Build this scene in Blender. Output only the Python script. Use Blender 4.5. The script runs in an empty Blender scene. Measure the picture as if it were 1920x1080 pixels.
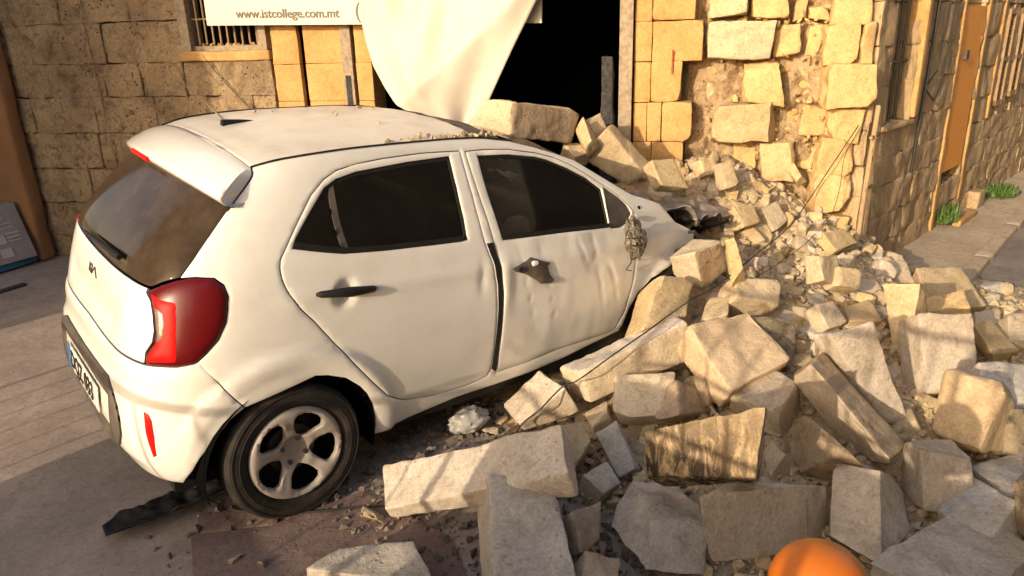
import bpy, bmesh, math, random, json
import numpy as np
from mathutils import Vector, Matrix
from mathutils.geometry import delaunay_2d_cdt
random.seed(7); RNG = np.random.default_rng(7)
COL = bpy.context.scene.collection
R = math.radians
# ---------------------------------------------------------------- camera, sky, sun, exposure
cd = bpy.data.cameras.new('camera'); cam = bpy.data.objects.new('camera', cd); COL.objects.link(cam)
cd.sensor_width = 36.0; cd.lens = 1393.64 / 1920 * 36.0; cd.clip_start = .05; cd.clip_end = 500
CAMC = Vector((-0.9592, -3.3106, 1.8314))
_r = Vector((0.76605, -0.64214, -0.02860)); _d = Vector((-0.23049, -0.23289, -0.94479)); _f = Vector((0.60003, 0.73035, -0.32641))
cam.matrix_world = Matrix(((_r.x, -_d.x, -_f.x, CAMC.x), (_r.y, -_d.y, -_f.y, CAMC.y), (_r.z, -_d.z, -_f.z, CAMC.z), (0, 0, 0, 1)))
bpy.context.scene.camera = cam
SUN_AZ, SUN_EL = R(11.5), R(15.5)                   # direction the light travels (plan angle), height
sdir = Vector((math.cos(SUN_AZ) * math.cos(SUN_EL), math.sin(SUN_AZ) * math.cos(SUN_EL), -math.sin(SUN_EL)))
wd = bpy.data.worlds.new('World'); bpy.context.scene.world = wd; wd.use_nodes = True
nt = wd.node_tree; nt.nodes.clear()
wo = nt.nodes.new('ShaderNodeOutputWorld'); wb = nt.nodes.new('ShaderNodeBackground'); sk = nt.nodes.new('ShaderNodeTexSky')
sk.sky_type = 'NISHITA'; sk.sun_disc = False; sk.sun_elevation = SUN_EL
sk.sun_rotation = math.atan2(-sdir.x, -sdir.y); sk.air_density = 1.0; sk.dust_density = 3.0
wb.inputs['Strength'].default_value = 0.15
tn = nt.nodes.new('ShaderNodeMix'); tn.data_type = 'RGBA'; tn.blend_type = 'MULTIPLY'; tn.inputs[0].default_value = 1.0; tn.inputs[7].default_value = (1.0, .94, .87, 1)
nt.links.new(sk.outputs[0], tn.inputs[6]); nt.links.new(tn.outputs[2], wb.inputs[0]); nt.links.new(wb.outputs[0], wo.inputs[0])
ld = bpy.data.lights.new('sun', 'SUN'); ld.energy = 2.35; ld.angle = R(0.55); ld.color = (1.0, 0.81, 0.57)
sun = bpy.data.objects.new('sun', ld); COL.objects.link(sun); sun.location = (-8, -2, 6)
sun.rotation_euler = sdir.to_track_quat('-Z', 'Y').to_euler()
vs = bpy.context.scene.view_settings; vs.view_transform = 'Standard'; vs.look = 'None'; vs.exposure = 1.03; vs.gamma = 1.0
bpy.context.scene.cycles.max_bounces = 6

# ---------------------------------------------------------------- helpers
def tag(o, label=None, cat=None, group=None, kind=None):
    if label: o['label'] = label
    if cat: o['category'] = cat
    if group: o['group'] = group
    if kind: o['kind'] = kind
    return o
def empty(name, loc=(0, 0, 0)):
    o = bpy.data.objects.new(name, None); COL.objects.link(o); o.location = loc; o.empty_display_size = .2; return o
def mesh_obj(name, verts, faces, mat, parent=None, loc=None, smooth=True, sharp=None):
    me = bpy.data.meshes.new(name)
    V = np.asarray(verts, dtype=float)
    if loc is not None: V = V - np.asarray(loc)
    me.from_pydata(V.tolist(), [], [list(map(int, f)) for f in faces]); me.update()
    if mat:
        for m in (mat if isinstance(mat, (list, tuple)) else [mat]): me.materials.append(m)
    if smooth: me.polygons.foreach_set('use_smooth', [True] * len(me.polygons))
    if smooth and sharp:
        bm = bmesh.new(); bm.from_mesh(me)
        for e in bm.edges:
            if len(e.link_faces) == 2 and e.calc_face_angle(0) > R(sharp): e.smooth = False
        bm.to_mesh(me); bm.free()
    o = bpy.data.objects.new(name, me); COL.objects.link(o)
    if loc is not None: o.location = loc
    if parent: o.parent = parent
    return o
class MB:
    def __init__(s): s.v = []; s.f = []
    def add(s, V, F):
        n = len(s.v); s.v += [tuple(map(float, x)) for x in V]; s.f += [[i + n for i in f] for f in F]; return s
    def box(s, x0, x1, y0, y1, z0, z1, M=None, bev=0):
        V = [Vector((x, y, z)) for x in (x0, x1) for y in (y0, y1) for z in (z0, z1)]
        if M: V = [M @ v for v in V]
        return s.add(V, [(0, 1, 3, 2), (4, 6, 7, 5), (0, 4, 5, 1), (2, 3, 7, 6), (0, 2, 6, 4), (1, 5, 7, 3)])
    def tube(s, pts, r, n=8, cap=True):
        pts = [Vector(p) for p in pts]; rs = r if isinstance(r, (list, tuple)) else [r] * len(pts)
        V = []; F = []
        prev = None
        for i, p in enumerate(pts):
            t = (pts[min(i + 1, len(pts) - 1)] - pts[max(i - 1, 0)]).normalized()
            a = prev if prev else (Vector((0, 0, 1)) if abs(t.z) < .9 else Vector((1, 0, 0)))
            a = (a - t * a.dot(t)).normalized(); b = t.cross(a); prev = a
            for k in range(n):
                th = 2 * math.pi * k / n; V.append(p + (a * math.cos(th) + b * math.sin(th)) * rs[i])
        for i in range(len(pts) - 1):
            for k in range(n): F.append((i * n + k, i * n + (k + 1) % n, (i + 1) * n + (k + 1) % n, (i + 1) * n + k))
        if cap: F.append(tuple(range(n - 1, -1, -1))); F.append(tuple((len(pts) - 1) * n + k for k in range(n)))
        return s.add(V, F)
    def build(s, name, mat, parent=None, loc=None, smooth=False, sharp=35):
        return mesh_obj(name, s.v, s.f, mat, parent, loc, smooth, sharp)
def vnoise(P, freq, seed=0):
    """cheap smooth value noise, P (n,3) -> (n,)"""
    P = np.asarray(P, float) * freq + seed * 17.13
    i = np.floor(P).astype(np.int64); f = P - i; f = f * f * (3 - 2 * f)
    def h(a, b, c):
        n = (a * 374761393 + b * 668265263 + c * 2147483647 + seed * 144665) & 0xffffffff
        n = ((n ^ (n >> 13)) * 1274126177) & 0xffffffff
        n = ((n ^ (n >> 16)) * 2246822519) & 0xffffffff
        return ((n ^ (n >> 15)) & 0xffff) / 32767.5 - 1
    r = 0
    for dx in (0, 1):
        for dy in (0, 1):
            for dz in (0, 1):
                w = (f[:, 0] if dx else 1 - f[:, 0]) * (f[:, 1] if dy else 1 - f[:, 1]) * (f[:, 2] if dz else 1 - f[:, 2])
                r = r + w * h(i[:, 0] + dx, i[:, 1] + dy, i[:, 2] + dz)
    return r
def fbm(P, freq, seed=0, oct=3):
    r = 0; a = 1
    for k in range(oct): r = r + a * vnoise(P, freq * 2 ** k, seed + k); a *= .5
    return r

# ---------------------------------------------------------------- materials
def nodes_of(name):
    m = bpy.data.materials.new(name); m.use_nodes = True; n = m.node_tree; n.nodes.clear()
    out = n.nodes.new('ShaderNodeOutputMaterial'); b = n.nodes.new('ShaderNodeBsdfPrincipled'); n.links.new(b.outputs[0], out.inputs[0])
    return m, n, b
def N(n, t, **k):
    x = n.nodes.new('ShaderNode' + t)
    for a, v in k.items():
        if a in ('noise_dimensions', 'operation', 'blend_type', 'data_type', 'feature', 'distance', 'wave_type', 'bands_direction', 'wave_profile', 'gradient_type', 'interpolation_type'): setattr(x, a, v)
        else: x.inputs[a.replace('_', ' ')].default_value = v
    return x
def ramp(n, fac, stops):
    r = n.nodes.new('ShaderNodeValToRGB'); e = r.color_ramp.elements
    while len(e) < len(stops): e.new(.5)
    for i, (p, c) in enumerate(stops): e[i].position = p; e[i].color = (*c, 1) if len(c) == 3 else c
    n.links.new(fac, r.inputs[0]); return r.outputs[0]
def mixc(n, fac, a, b, mode='MIX'):
    m = n.nodes.new('ShaderNodeMix'); m.data_type = 'RGBA'; m.blend_type = mode
    for i, v in ((0, fac), (6, a), (7, b)):
        if hasattr(v, 'is_linked'): n.links.new(v, m.inputs[i])
        elif i == 0: m.inputs[0].default_value = v
        else: m.inputs[i].default_value = (*v, 1)
    return m.outputs[2]
def coords(n, per_object=True, scale=(1, 1, 1)):
    tc = n.nodes.new('ShaderNodeTexCoord')
    mp = n.nodes.new('ShaderNodeMapping'); mp.inputs['Scale'].default_value = scale
    n.links.new(tc.outputs['Object'], mp.inputs[0])
    if per_object:
        oi = n.nodes.new('ShaderNodeObjectInfo'); mm = n.nodes.new('ShaderNodeVectorMath'); mm.operation = 'SCALE'; mm.inputs[0].default_value = (13, 29, 41)
        n.links.new(oi.outputs['Random'], mm.inputs['Scale']); n.links.new(mm.outputs[0], mp.inputs['Location'])
    return mp.outputs[0]
def rock(name, lo, hi, dark=(.16, .11, .07), stain=.35, pit=.5, bump=.5, fine=90, rough=.93, tint=None, streak=0, stretch=(1, 1, 1), dust=0, tilt=0):
    m, n, b = nodes_of(name); co = coords(n, scale=stretch)
    L = n.links.new
    n1 = N(n, 'TexNoise', Scale=2.6, Detail=6., Roughness=.62); L(co, n1.inputs[0])
    n2 = N(n, 'TexNoise', Scale=11., Detail=7., Roughness=.7, Distortion=.6); L(co, n2.inputs[0])
    n3 = N(n, 'TexNoise', Scale=float(fine), Detail=3., Roughness=.6); L(co, n3.inputs[0])
    c = ramp(n, n1.outputs[0], [(.3, lo), (.7, hi)])
    st = ramp(n, n2.outputs[0], [(.50, (0, 0, 0)), (.72, (stain,) * 3)])
    c = mixc(n, st, c, dark)
    if tint:
        n4 = N(n, 'TexNoise', Scale=4.3, Detail=4., Roughness=.6); L(co, n4.inputs[0])
        c = mixc(n, ramp(n, n4.outputs[0], [(.45, (0, 0, 0)), (.65, (.75,) * 3)]), c, tint)
    if streak:
        cs = coords(n, scale=(9, 9, 2.2)); n5 = N(n, 'TexNoise', Scale=2.2, Detail=8., Roughness=.75, Distortion=.8); L(cs, n5.inputs[0])
        tz = n.nodes.new('ShaderNodeTexCoord'); sx = n.nodes.new('ShaderNodeSeparateXYZ'); L(tz.outputs['Object'], sx.inputs[0])
        low = ramp(n, sx.outputs[2], [(.22, (1.0,) * 3), (.62, (.35,) * 3)]); sm_ = mixc(n, 1.0, ramp(n, n5.outputs[0], [(.38, (0, 0, 0)), (.52, (1.0,) * 3)]), low, 'MULTIPLY')
        c = mixc(n, sm_, c, (.045, .033, .026))
    vo = N(n, 'TexVoronoi', Scale=34.); vo.feature = 'F1'; L(co, vo.inputs[0])
    pt = ramp(n, vo.outputs[0], [(.08, (pit,) * 3), (.28, (0, 0, 0))])
    msk = N(n, 'TexNoise', Scale=6., Detail=2.); L(co, msk.inputs[0])
    pm = mixc(n, 1.0, pt, ramp(n, msk.outputs[0], [(.48, (0, 0, 0)), (.62, (1, 1, 1))]), 'MULTIPLY')
    c = mixc(n, pm, c, dark)
    c = mixc(n, .4, c, ramp(n, n3.outputs[0], [(.28, (.55, .53, .50)), (.72, (1.3, 1.28, 1.25))]), 'MULTIPLY')
    nb = N(n, 'TexNoise', Scale=24., Detail=6., Roughness=.75, Distortion=1.2); L(co, nb.inputs[0])
    c = mixc(n, .45, c, ramp(n, nb.outputs[0], [(.36, (.62, .59, .55)), (.52, (1.02, 1.0, .98)), (.66, (1.2, 1.18, 1.14))]), 'MULTIPLY')
    if tilt:
        oi = n.nodes.new('ShaderNodeObjectInfo')
        hv = n.nodes.new('ShaderNodeHueSaturation'); L(c, hv.inputs['Color'])
        mr = N(n, 'MapRange'); mr.inputs[3].default_value = 1 - tilt; mr.inputs[4].default_value = 1 + tilt * .6; L(oi.outputs['Random'], mr.inputs[0]); L(mr.outputs[0], hv.inputs['Value'])
        wn = N(n, 'TexWhiteNoise'); wn.noise_dimensions = '1D'; L(oi.outputs['Random'], wn.inputs['W'])
        mr2 = N(n, 'MapRange'); mr2.inputs[3].default_value = .72; mr2.inputs[4].default_value = 1.12; L(wn.outputs[0], mr2.inputs[0]); L(mr2.outputs[0], hv.inputs['Saturation'])
        c = hv.outputs[0]
    L(c, b.inputs['Base Color']); b.inputs['Roughness'].default_value = rough; b.inputs['Specular IOR Level'].default_value = .2
    hh = N(n, 'Math', operation='MULTIPLY'); L(n3.outputs[0], hh.inputs[0]); hh.inputs[1].default_value = .25
    h2 = N(n, 'Math', operation='MULTIPLY_ADD'); L(n2.outputs[0], h2.inputs[0]); h2.inputs[1].default_value = 1.6; L(hh.outputs[0], h2.inputs[2])
    h3 = N(n, 'Math', operation='SUBTRACT'); L(h2.outputs[0], h3.inputs[0]); L(pm, h3.inputs[1])
    bp = N(n, 'Bump', Strength=bump, Distance=.012); L(h3.outputs[0], bp.inputs['Height']); L(bp.outputs[0], b.inputs['Normal'])
    return m
def plain(name, col, rough=.5, metal=0., var=.0, vs=20., bump=0., coat=0., dust=None, spec=.5, alpha=None):
    m, n, b = nodes_of(name); L = n.links.new
    co = coords(n, False)
    n1 = N(n, 'TexNoise', Scale=float(vs), Detail=5., Roughness=.6); L(co, n1.inputs[0])
    c = ramp(n, n1.outputs[0], [(.3, tuple(x * (1 - var) for x in col)), (.7, tuple(min(1, x * (1 + var)) for x in col))])
    if dust:
        n2 = N(n, 'TexNoise', Scale=7., Detail=8., Roughness=.7); L(co, n2.inputs[0])
        c = mixc(n, ramp(n, n2.outputs[0], [(.45, (0, 0, 0)), (.75, (dust[1],) * 3)]), c, dust[0])
    L(c, b.inputs['Base Color']); b.inputs['Roughness'].default_value = rough; b.inputs['Metallic'].default_value = metal
    b.inputs['Coat Weight'].default_value = coat; b.inputs['Coat Roughness'].default_value = .07; b.inputs['Specular IOR Level'].default_value = spec
    if bump:
        bp = N(n, 'Bump', Strength=float(bump), Distance=.005); L(n1.outputs[0], bp.inputs['Height']); L(bp.outputs[0], b.inputs['Normal'])
    return m
def glass(name, tint, fac=.12, rough=.03):
    m = bpy.data.materials.new(name); m.use_nodes = True; n = m.node_tree; n.nodes.clear(); L = n.links.new
    out = n.nodes.new('ShaderNodeOutputMaterial'); mx = n.nodes.new('ShaderNodeMixShader'); t = n.nodes.new('ShaderNodeBsdfTransparent'); g = n.nodes.new('ShaderNodeBsdfGlossy')
    t.inputs[0].default_value = (*tint, 1); g.inputs['Roughness'].default_value = rough
    fr = n.nodes.new('ShaderNodeFresnel'); fr.inputs[0].default_value = 1.5
    ad = N(n, 'Math', operation='ADD'); ad.inputs[1].default_value = fac * .2; L(fr.outputs[0], ad.inputs[0])
    L(ad.outputs[0], mx.inputs[0]); L(t.outputs[0], mx.inputs[1]); L(g.outputs[0], mx.inputs[2]); L(mx.outputs[0], out.inputs[0]); return m

M = {}
M['pale'] = rock('pale_limestone', (.46, .38, .29), (.66, .57, .46), dark=(.25, .17, .11), stain=.55, pit=.5, bump=.6, tilt=.12)
M['yellow'] = rock('yellow_limestone', (.48, .36, .20), (.64, .51, .32), dark=(.34, .21, .10), stain=.5, pit=.5, bump=.65, tilt=.10)
M['orange'] = rock('orange_limestone', (.52, .34, .15), (.66, .49, .26), dark=(.38, .18, .06), stain=.5, pit=.35, bump=.4, tilt=.08)
M['grey'] = rock('grey_limestone', (.42, .375, .32), (.60, .55, .48), dark=(.24, .19, .15), stain=.55, pit=.5, bump=.6, tilt=.1)
M['streaked'] = rock('streaked_limestone', (.50, .36, .20), (.66, .52, .34), dark=(.33, .18, .08), stain=.5, pit=.5, bump=.8, streak=.62)
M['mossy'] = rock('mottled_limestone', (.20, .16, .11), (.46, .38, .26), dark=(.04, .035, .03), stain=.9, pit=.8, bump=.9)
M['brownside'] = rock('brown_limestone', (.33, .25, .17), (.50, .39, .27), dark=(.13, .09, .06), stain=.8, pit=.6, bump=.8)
M['chunk'] = rock('rubble_limestone', (.44, .34, .21), (.66, .54, .37), dark=(.27, .18, .10), stain=.35, pit=.35, bump=.5, tilt=.16)
M['oldwall'] = rock('weathered_wall_stone', (.21, .15, .095), (.42, .31, .19), dark=(.065, .043, .03), stain=.85, pit=.95, bump=1.3, fine=45)
M['ashlar'] = rock('yellow_wall_stone', (.46, .265, .10), (.58, .37, .16), dark=(.36, .16, .05), stain=.4, pit=.25, bump=.25)
M['core'] = rock('broken_wall_stone', (.50, .33, .15), (.63, .46, .24), dark=(.42, .27, .11), stain=.35, pit=.4, bump=.5)
M['mortar'] = rock('crumbled_mortar', (.46, .35, .22), (.62, .50, .33), dark=(.20, .13, .07), stain=.6, pit=.9, bump=1.2, fine=50)
M['wallmortar'] = rock('crumbled_wall_mortar', (.32, .23, .135), (.50, .38, .24), dark=(.15, .10, .055), stain=.8, pit=.9, bump=1.4, fine=50)
M['street'] = rock('eroded_street_stone', (.36, .26, .15), (.55, .42, .26), dark=(.15, .10, .06), stain=.7, pit=.7, bump=1.1, stretch=(1, 1, .35))
M['concrete'] = rock('dusty_concrete', (.27, .22, .19), (.40, .335, .29), dark=(.17, .14, .12), stain=.45, pit=.25, bump=.25, fine=140)
M['asphalt'] = rock('dusty_asphalt', (.20, .175, .155), (.31, .27, .24), dark=(.12, .10, .09), stain=.6, pit=.5, bump=.5, fine=160)
M['paving'] = rock('paving', (.42, .34, .25), (.58, .48, .36), dark=(.22, .16, .11), stain=.5, pit=.4, bump=.35, fine=120)
M['gravel'] = rock('dark_gravel', (.13, .105, .095), (.30, .25, .215), dark=(.07, .055, .05), stain=.6, pit=.6, bump=1., fine=120, tilt=.2)
M['reddirt'] = rock('reddish_concrete', (.15, .10, .09), (.23, .165, .145), dark=(.08, .06, .055), stain=.5, pit=.4, bump=.5, fine=120)
M['paint'] = plain('white_paint', (.72, .705, .67), rough=.28, var=.02, vs=2., coat=.8, dust=((.52, .43, .31), .30))
M['roofpaint'] = plain('dusty_white_paint', (.62, .585, .53), rough=.42, var=.05, vs=5., coat=.25, dust=((.50, .42, .32), .75))
M['black'] = plain('black_plastic', (.014, .013, .013), rough=.55, var=.3, bump=.2, spec=.25)
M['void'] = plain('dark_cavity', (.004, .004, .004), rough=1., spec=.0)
M['dkplastic'] = plain('grey_black_plastic', (.06, .05, .043), rough=.6, var=.25, dust=((.20, .16, .12), .5))
M['rubber'] = plain('tyre_rubber', (.016, .015, .014), rough=.8, var=.4, vs=9., bump=.2, dust=((.10, .075, .05), .5), spec=.25)
M['rim'] = plain('silver_wheel', (.30, .27, .245), rough=.5, metal=.1, var=.15, vs=14., dust=((.11, .08, .06), .7))
M['darkmetal'] = plain('dark_metal', (.08, .075, .07), rough=.55, metal=.6, var=.3)
M['red'] = plain('dark_red_lens', (.10, .003, .005), rough=.30, coat=.15, var=.05, spec=.3)
M['red2'] = plain('bright_red_lens', (.62, .008, .006), rough=.45, coat=.0, var=.3, spec=.15, vs=30.)
M['grlens'] = plain('grey_lens', (.20, .17, .15), rough=.2, coat=1., var=.3, vs=60.)
M['rearglass'] = plain('tinted_rear_glass', (.040, .027, .018), rough=.07, coat=0., spec=.10, var=.3, vs=4., dust=((.12, .09, .06), .35))
M['sideglass'] = glass('tinted_side_glass', (.50, .47, .43), .1)
M['clearglass'] = glass('clear_glass', (.80, .80, .76), .1)
M['seat'] = plain('seat_fabric', (.11, .10, .095), rough=.95, var=.3, vs=60.)
M['trimgrey'] = plain('grey_trim', (.28, .26, .23), rough=.5, var=.1)
M['galv'] = plain('galvanised_steel', (.22, .22, .215), rough=.45, metal=.7, var=.15, vs=30.)
M['wood'] = plain('weathered_wood', (.30, .235, .165), rough=.9, var=.35, vs=30., bump=.5)
M['char'] = plain('charred_wood', (.035, .032, .03), rough=.85, var=.7, vs=40., bump=1.)
M['doorpaint'] = plain('orange_door_paint', (.80, .33, .05), rough=.55, var=.08)
M['shutter'] = plain('brown_shutter_paint', (.30, .20, .11), rough=.7, var=.2)
M['banner'] = plain('cream_vinyl', (.50, .45, .39), rough=.55, var=.03, vs=2.5, dust=((.68, .60, .50), .4))
M['board'] = plain('sign_board_paint', (.56, .51, .43), rough=.5, var=.03, vs=4.)
M['ink'] = plain('grey_lettering', (.13, .11, .09), rough=.6)
M['plink'] = plain('black_lettering', (.01, .01, .01), rough=.5)
M['plate'] = plain('plate_white', (.62, .60, .55), rough=.35)
M['euro'] = plain('plate_blue', (.02, .12, .42), rough=.4)
M['card'] = plain('brown_cardboard', (.26, .13, .055), rough=.9, var=.12, vs=5.)
M['carton'] = plain('grey_carton', (.27, .245, .25), rough=.85, var=.08)
M['cartonink'] = plain('carton_print', (.42, .39, .39), rough=.85)
M['cblue'] = plain('blue_carton', (.015, .10, .19), rough=.7)
M['leaf'] = plain('leaf_green', (.07, .13, .025), rough=.6, var=.5, vs=40.)
M['amber'] = plain('amber_plastic', (.50, .12, .002), rough=.45, coat=.1, var=.12, vs=6., dust=((.40, .16, .03), .3))
M['whiteplastic'] = plain('white_plastic_film', (.42, .40, .37), rough=.35, var=.15, vs=14., bump=.4)
M['wire'] = plain('black_cable', (.02, .018, .016), rough=.6)
M['hoodmetal'] = plain('crumpled_dusty_metal', (.30, .26, .22), rough=.55, var=.35, vs=9., dust=((.08, .07, .06), .8))
M['mirror'] = plain('broken_mirror_housing', (.16, .14, .11), rough=.5, var=.95, vs=70., bump=1.)
M['facing'] = plain('opposite_wall_plaster', (.42, .31, .20), rough=.9, var=.2, vs=1.5)
M['redpaint'] = plain('red_paint_mark', (.45, .06, .03), rough=.8)
SLOPE = [[3.445, -0.044, 0.041], [3.274, -0.257, 0.047], [3.209, -0.405, 0.068], [3.293, -0.493, 0.06], [3.778, -0.232, 0.041], [3.54, -0.479, 0.054], [4.435, -0.067, 0.056], [3.826, -0.474, 0.044], [4.432, -0.231, 0.065], [4.215, -0.437, 0.042], [4.21, -0.531, 0.052], [3.563, -0.732, 0.057], [3.604, -0.811, 0.054], [3.806, -0.799, 0.06], [3.066, -0.495, 0.065], [2.97, -0.68, 0.073], [2.995, -0.775, 0.049], [3.192, -0.727, 0.062], [2.998, -0.911, 0.064], [3.341, -0.866, 0.049], [3.443, -0.878, 0.038], [3.419, -0.941, 0.074], [3.448, -1.004, 0.049], [3.556, -0.97, 0.05], [3.691, -0.977, 0.071], [3.696, -1.071, 0.06], [3.986, -1.013, 0.055], [4.029, -1.091, 0.067], [4.212, -1.12, 0.039], [4.235, -1.208, 0.064], [3.09, -1.025, 0.052], [3.135, -1.093, 0.041], [3.214, -1.158, 0.062], [2.885, -1.187, 0.072], [2.771, -1.353, 0.046], [3.262, -1.221, 0.061], [3.096, -1.394, 0.049], [3.175, -1.499, 0.065], [3.101, -1.644, 0.065], [3.638, -1.516, 0.046], [3.745, -1.365, 0.069], [2.71, -0.994, 0.062], [2.497, -0.982, 0.063], [2.449, -1.143, 0.068]]
CARD = {"rear_door":[[1.062,1.119],[1.053,1.084],[1.061,1.051],[1.082,1.007],[1.116,0.955],[1.166,0.894],[1.227,0.835],[1.344,0.7],[1.466,0.557],[1.568,0.439],[1.628,0.393],[1.685,0.363],[1.824,0.341],[2.016,0.335],[2.129,0.353],[2.142,0.39],[2.146,0.542],[2.149,0.694],[2.143,0.821],[2.118,0.929],[2.082,1.016],[2.02,1.231],[1.95,1.401],[1.789,1.404],[1.677,1.405],[1.432,1.397],[1.281,1.386],[1.181,1.369],[1.128,1.341],[1.091,1.291],[1.076,1.208]],"rear_opening":[[1.092,1.116],[1.093,1.148],[1.12,1.238],[1.145,1.309],[1.192,1.337],[1.294,1.357],[1.598,1.375],[1.878,1.383],[1.928,1.259],[1.966,1.133],[1.982,1.042],[1.951,1.039],[1.786,1.045],[1.519,1.057],[1.33,1.071],[1.219,1.091]],"front_door":[[1.988,1.397],[2.062,1.227],[2.105,1.114],[2.134,1.016],[2.171,0.889],[2.185,0.771],[2.185,0.641],[2.181,0.456],[2.185,0.355],[2.393,0.357],[2.64,0.372],[2.916,0.371],[3.027,0.384],[3.079,0.47],[3.119,0.633],[3.126,0.761],[3.115,0.907],[3.117,1.034],[3.023,1.117],[2.92,1.181],[2.812,1.24],[2.731,1.284],[2.606,1.335],[2.486,1.365],[2.324,1.39],[2.127,1.399]],"front_opening":[[2.075,1.375],[2.316,1.367],[2.481,1.347],[2.561,1.327],[2.684,1.28],[2.806,1.223],[2.897,1.161],[2.904,1.07],[2.917,0.974],[2.569,0.996],[2.193,1.013],[2.149,1.154]],"sail":[[2.917,1.171],[3.02,1.107],[3.071,1.066],[3.101,1.02],[3.077,0.982],[3.009,0.961],[2.928,0.967],[2.912,1.069]],"gutter":[[0.734,1.392],[0.799,1.408],[0.867,1.419],[1.037,1.433],[1.231,1.442],[1.491,1.447],[1.678,1.449],[1.88,1.45],[2.027,1.448],[2.141,1.444],[2.34,1.425],[2.493,1.388],[2.611,1.354],[2.739,1.313],[2.905,1.226],[3.081,1.134],[3.144,1.106]],"light":[[0.572,0.991],[0.629,1.02],[0.684,1.041],[0.745,1.051],[0.815,1.046],[0.858,1.021],[0.882,0.981],[0.885,0.935],[0.883,0.891],[0.861,0.834],[0.819,0.784],[0.786,0.756],[0.727,0.746],[0.671,0.744],[0.604,0.738],[0.604,0.78],[0.633,0.823],[0.635,0.863],[0.62,0.919],[0.601,0.961]],"light_inner":[[0.591,0.988],[0.657,0.985],[0.709,0.982],[0.722,0.962],[0.733,0.875],[0.739,0.786],[0.726,0.761],[0.67,0.755],[0.613,0.749],[0.617,0.781],[0.644,0.825],[0.647,0.864],[0.632,0.921],[0.614,0.958]],"reverse":[[0.631,0.944],[0.656,0.944],[0.678,0.934],[0.685,0.905],[0.683,0.854],[0.673,0.838],[0.653,0.83],[0.651,0.865],[0.641,0.904]],"tail_bump":[[-0.093,0.741],[0.201,0.732],[0.418,0.732],[0.526,0.736],[0.604,0.738]],"bq":[[0.793,0.759],[0.872,0.677],[0.968,0.562]],"recess":[[-0.402,0.582],[-0.093,0.599],[0.16,0.61],[0.349,0.613],[0.422,0.582],[0.462,0.537],[0.485,0.491],[0.484,0.428],[0.436,0.365],[0.353,0.328],[0.14,0.298],[-0.003,0.299],[-0.216,0.319],[-0.358,0.351],[-0.389,0.46]],"plate":[[-0.189,0.527],[0.335,0.519],[0.263,0.42],[-0.232,0.446]],"reflector":[[0.608,0.565],[0.632,0.558],[0.646,0.533],[0.655,0.467],[0.654,0.384],[0.637,0.373],[0.63,0.415],[0.616,0.481]],"arch":[[0.769,0.318],[0.821,0.389],[0.86,0.442],[0.916,0.522],[0.977,0.571],[1.029,0.597],[1.074,0.613],[1.129,0.623],[1.178,0.627],[1.238,0.621],[1.29,0.609],[1.371,0.575],[1.437,0.519],[1.477,0.468],[1.503,0.41],[1.514,0.344],[1.511,0.296],[1.495,0.251]],"sill":[[1.495,0.251],[1.666,0.256],[1.961,0.285],[2.178,0.283],[2.408,0.284],[2.655,0.304],[2.852,0.33],[3.08,0.354]],"farch":[[3.08,0.354],[3.094,0.39],[3.121,0.483],[3.179,0.567],[3.274,0.639],[3.358,0.664],[3.431,0.681]],"cpillar":[[0.734,1.392],[0.759,1.368],[0.76,1.339],[0.747,1.28],[0.741,1.253],[0.728,1.178],[0.712,1.106],[0.69,1.046]],"fender_top":[[3.144,1.106],[3.214,1.087],[3.356,1.04],[3.489,0.923],[3.677,0.838],[3.671,0.769],[3.493,0.758],[3.475,0.699]],"handle":[[1.22,0.934],[1.242,0.944],[1.288,0.946],[1.359,0.939],[1.445,0.93],[1.483,0.917],[1.496,0.907],[1.471,0.903],[1.409,0.903],[1.337,0.902],[1.271,0.903],[1.239,0.909]],"handle_cup":[[1.355,0.919]],"fhandle":[[2.233,0.879],[2.288,0.89],[2.323,0.902],[2.352,0.913],[2.385,0.9],[2.425,0.883],[2.476,0.867],[2.462,0.852],[2.475,0.808],[2.496,0.78],[2.467,0.77],[2.411,0.777],[2.381,0.801],[2.32,0.838],[2.253,0.861]],"logo":[[-0.162,0.904],[-0.115,0.906],[-0.033,0.896],[-0.037,0.916],[-0.001,0.917]],"divider":[[1.172,1.327],[1.349,1.075]],"glassb":[[-0.275,0.993],[0.064,0.992],[0.418,1.005],[0.566,0.999],[0.584,1.004],[0.69,1.046]],"wiper":[[-0.188,1.029],[0.022,1.037],[0.322,1.037]],"fuelseam":[[1.062,1.06]],"bot":[[0.334,0.3],[0.501,0.26],[0.614,0.248],[0.703,0.243],[0.769,0.318]]}
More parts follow.
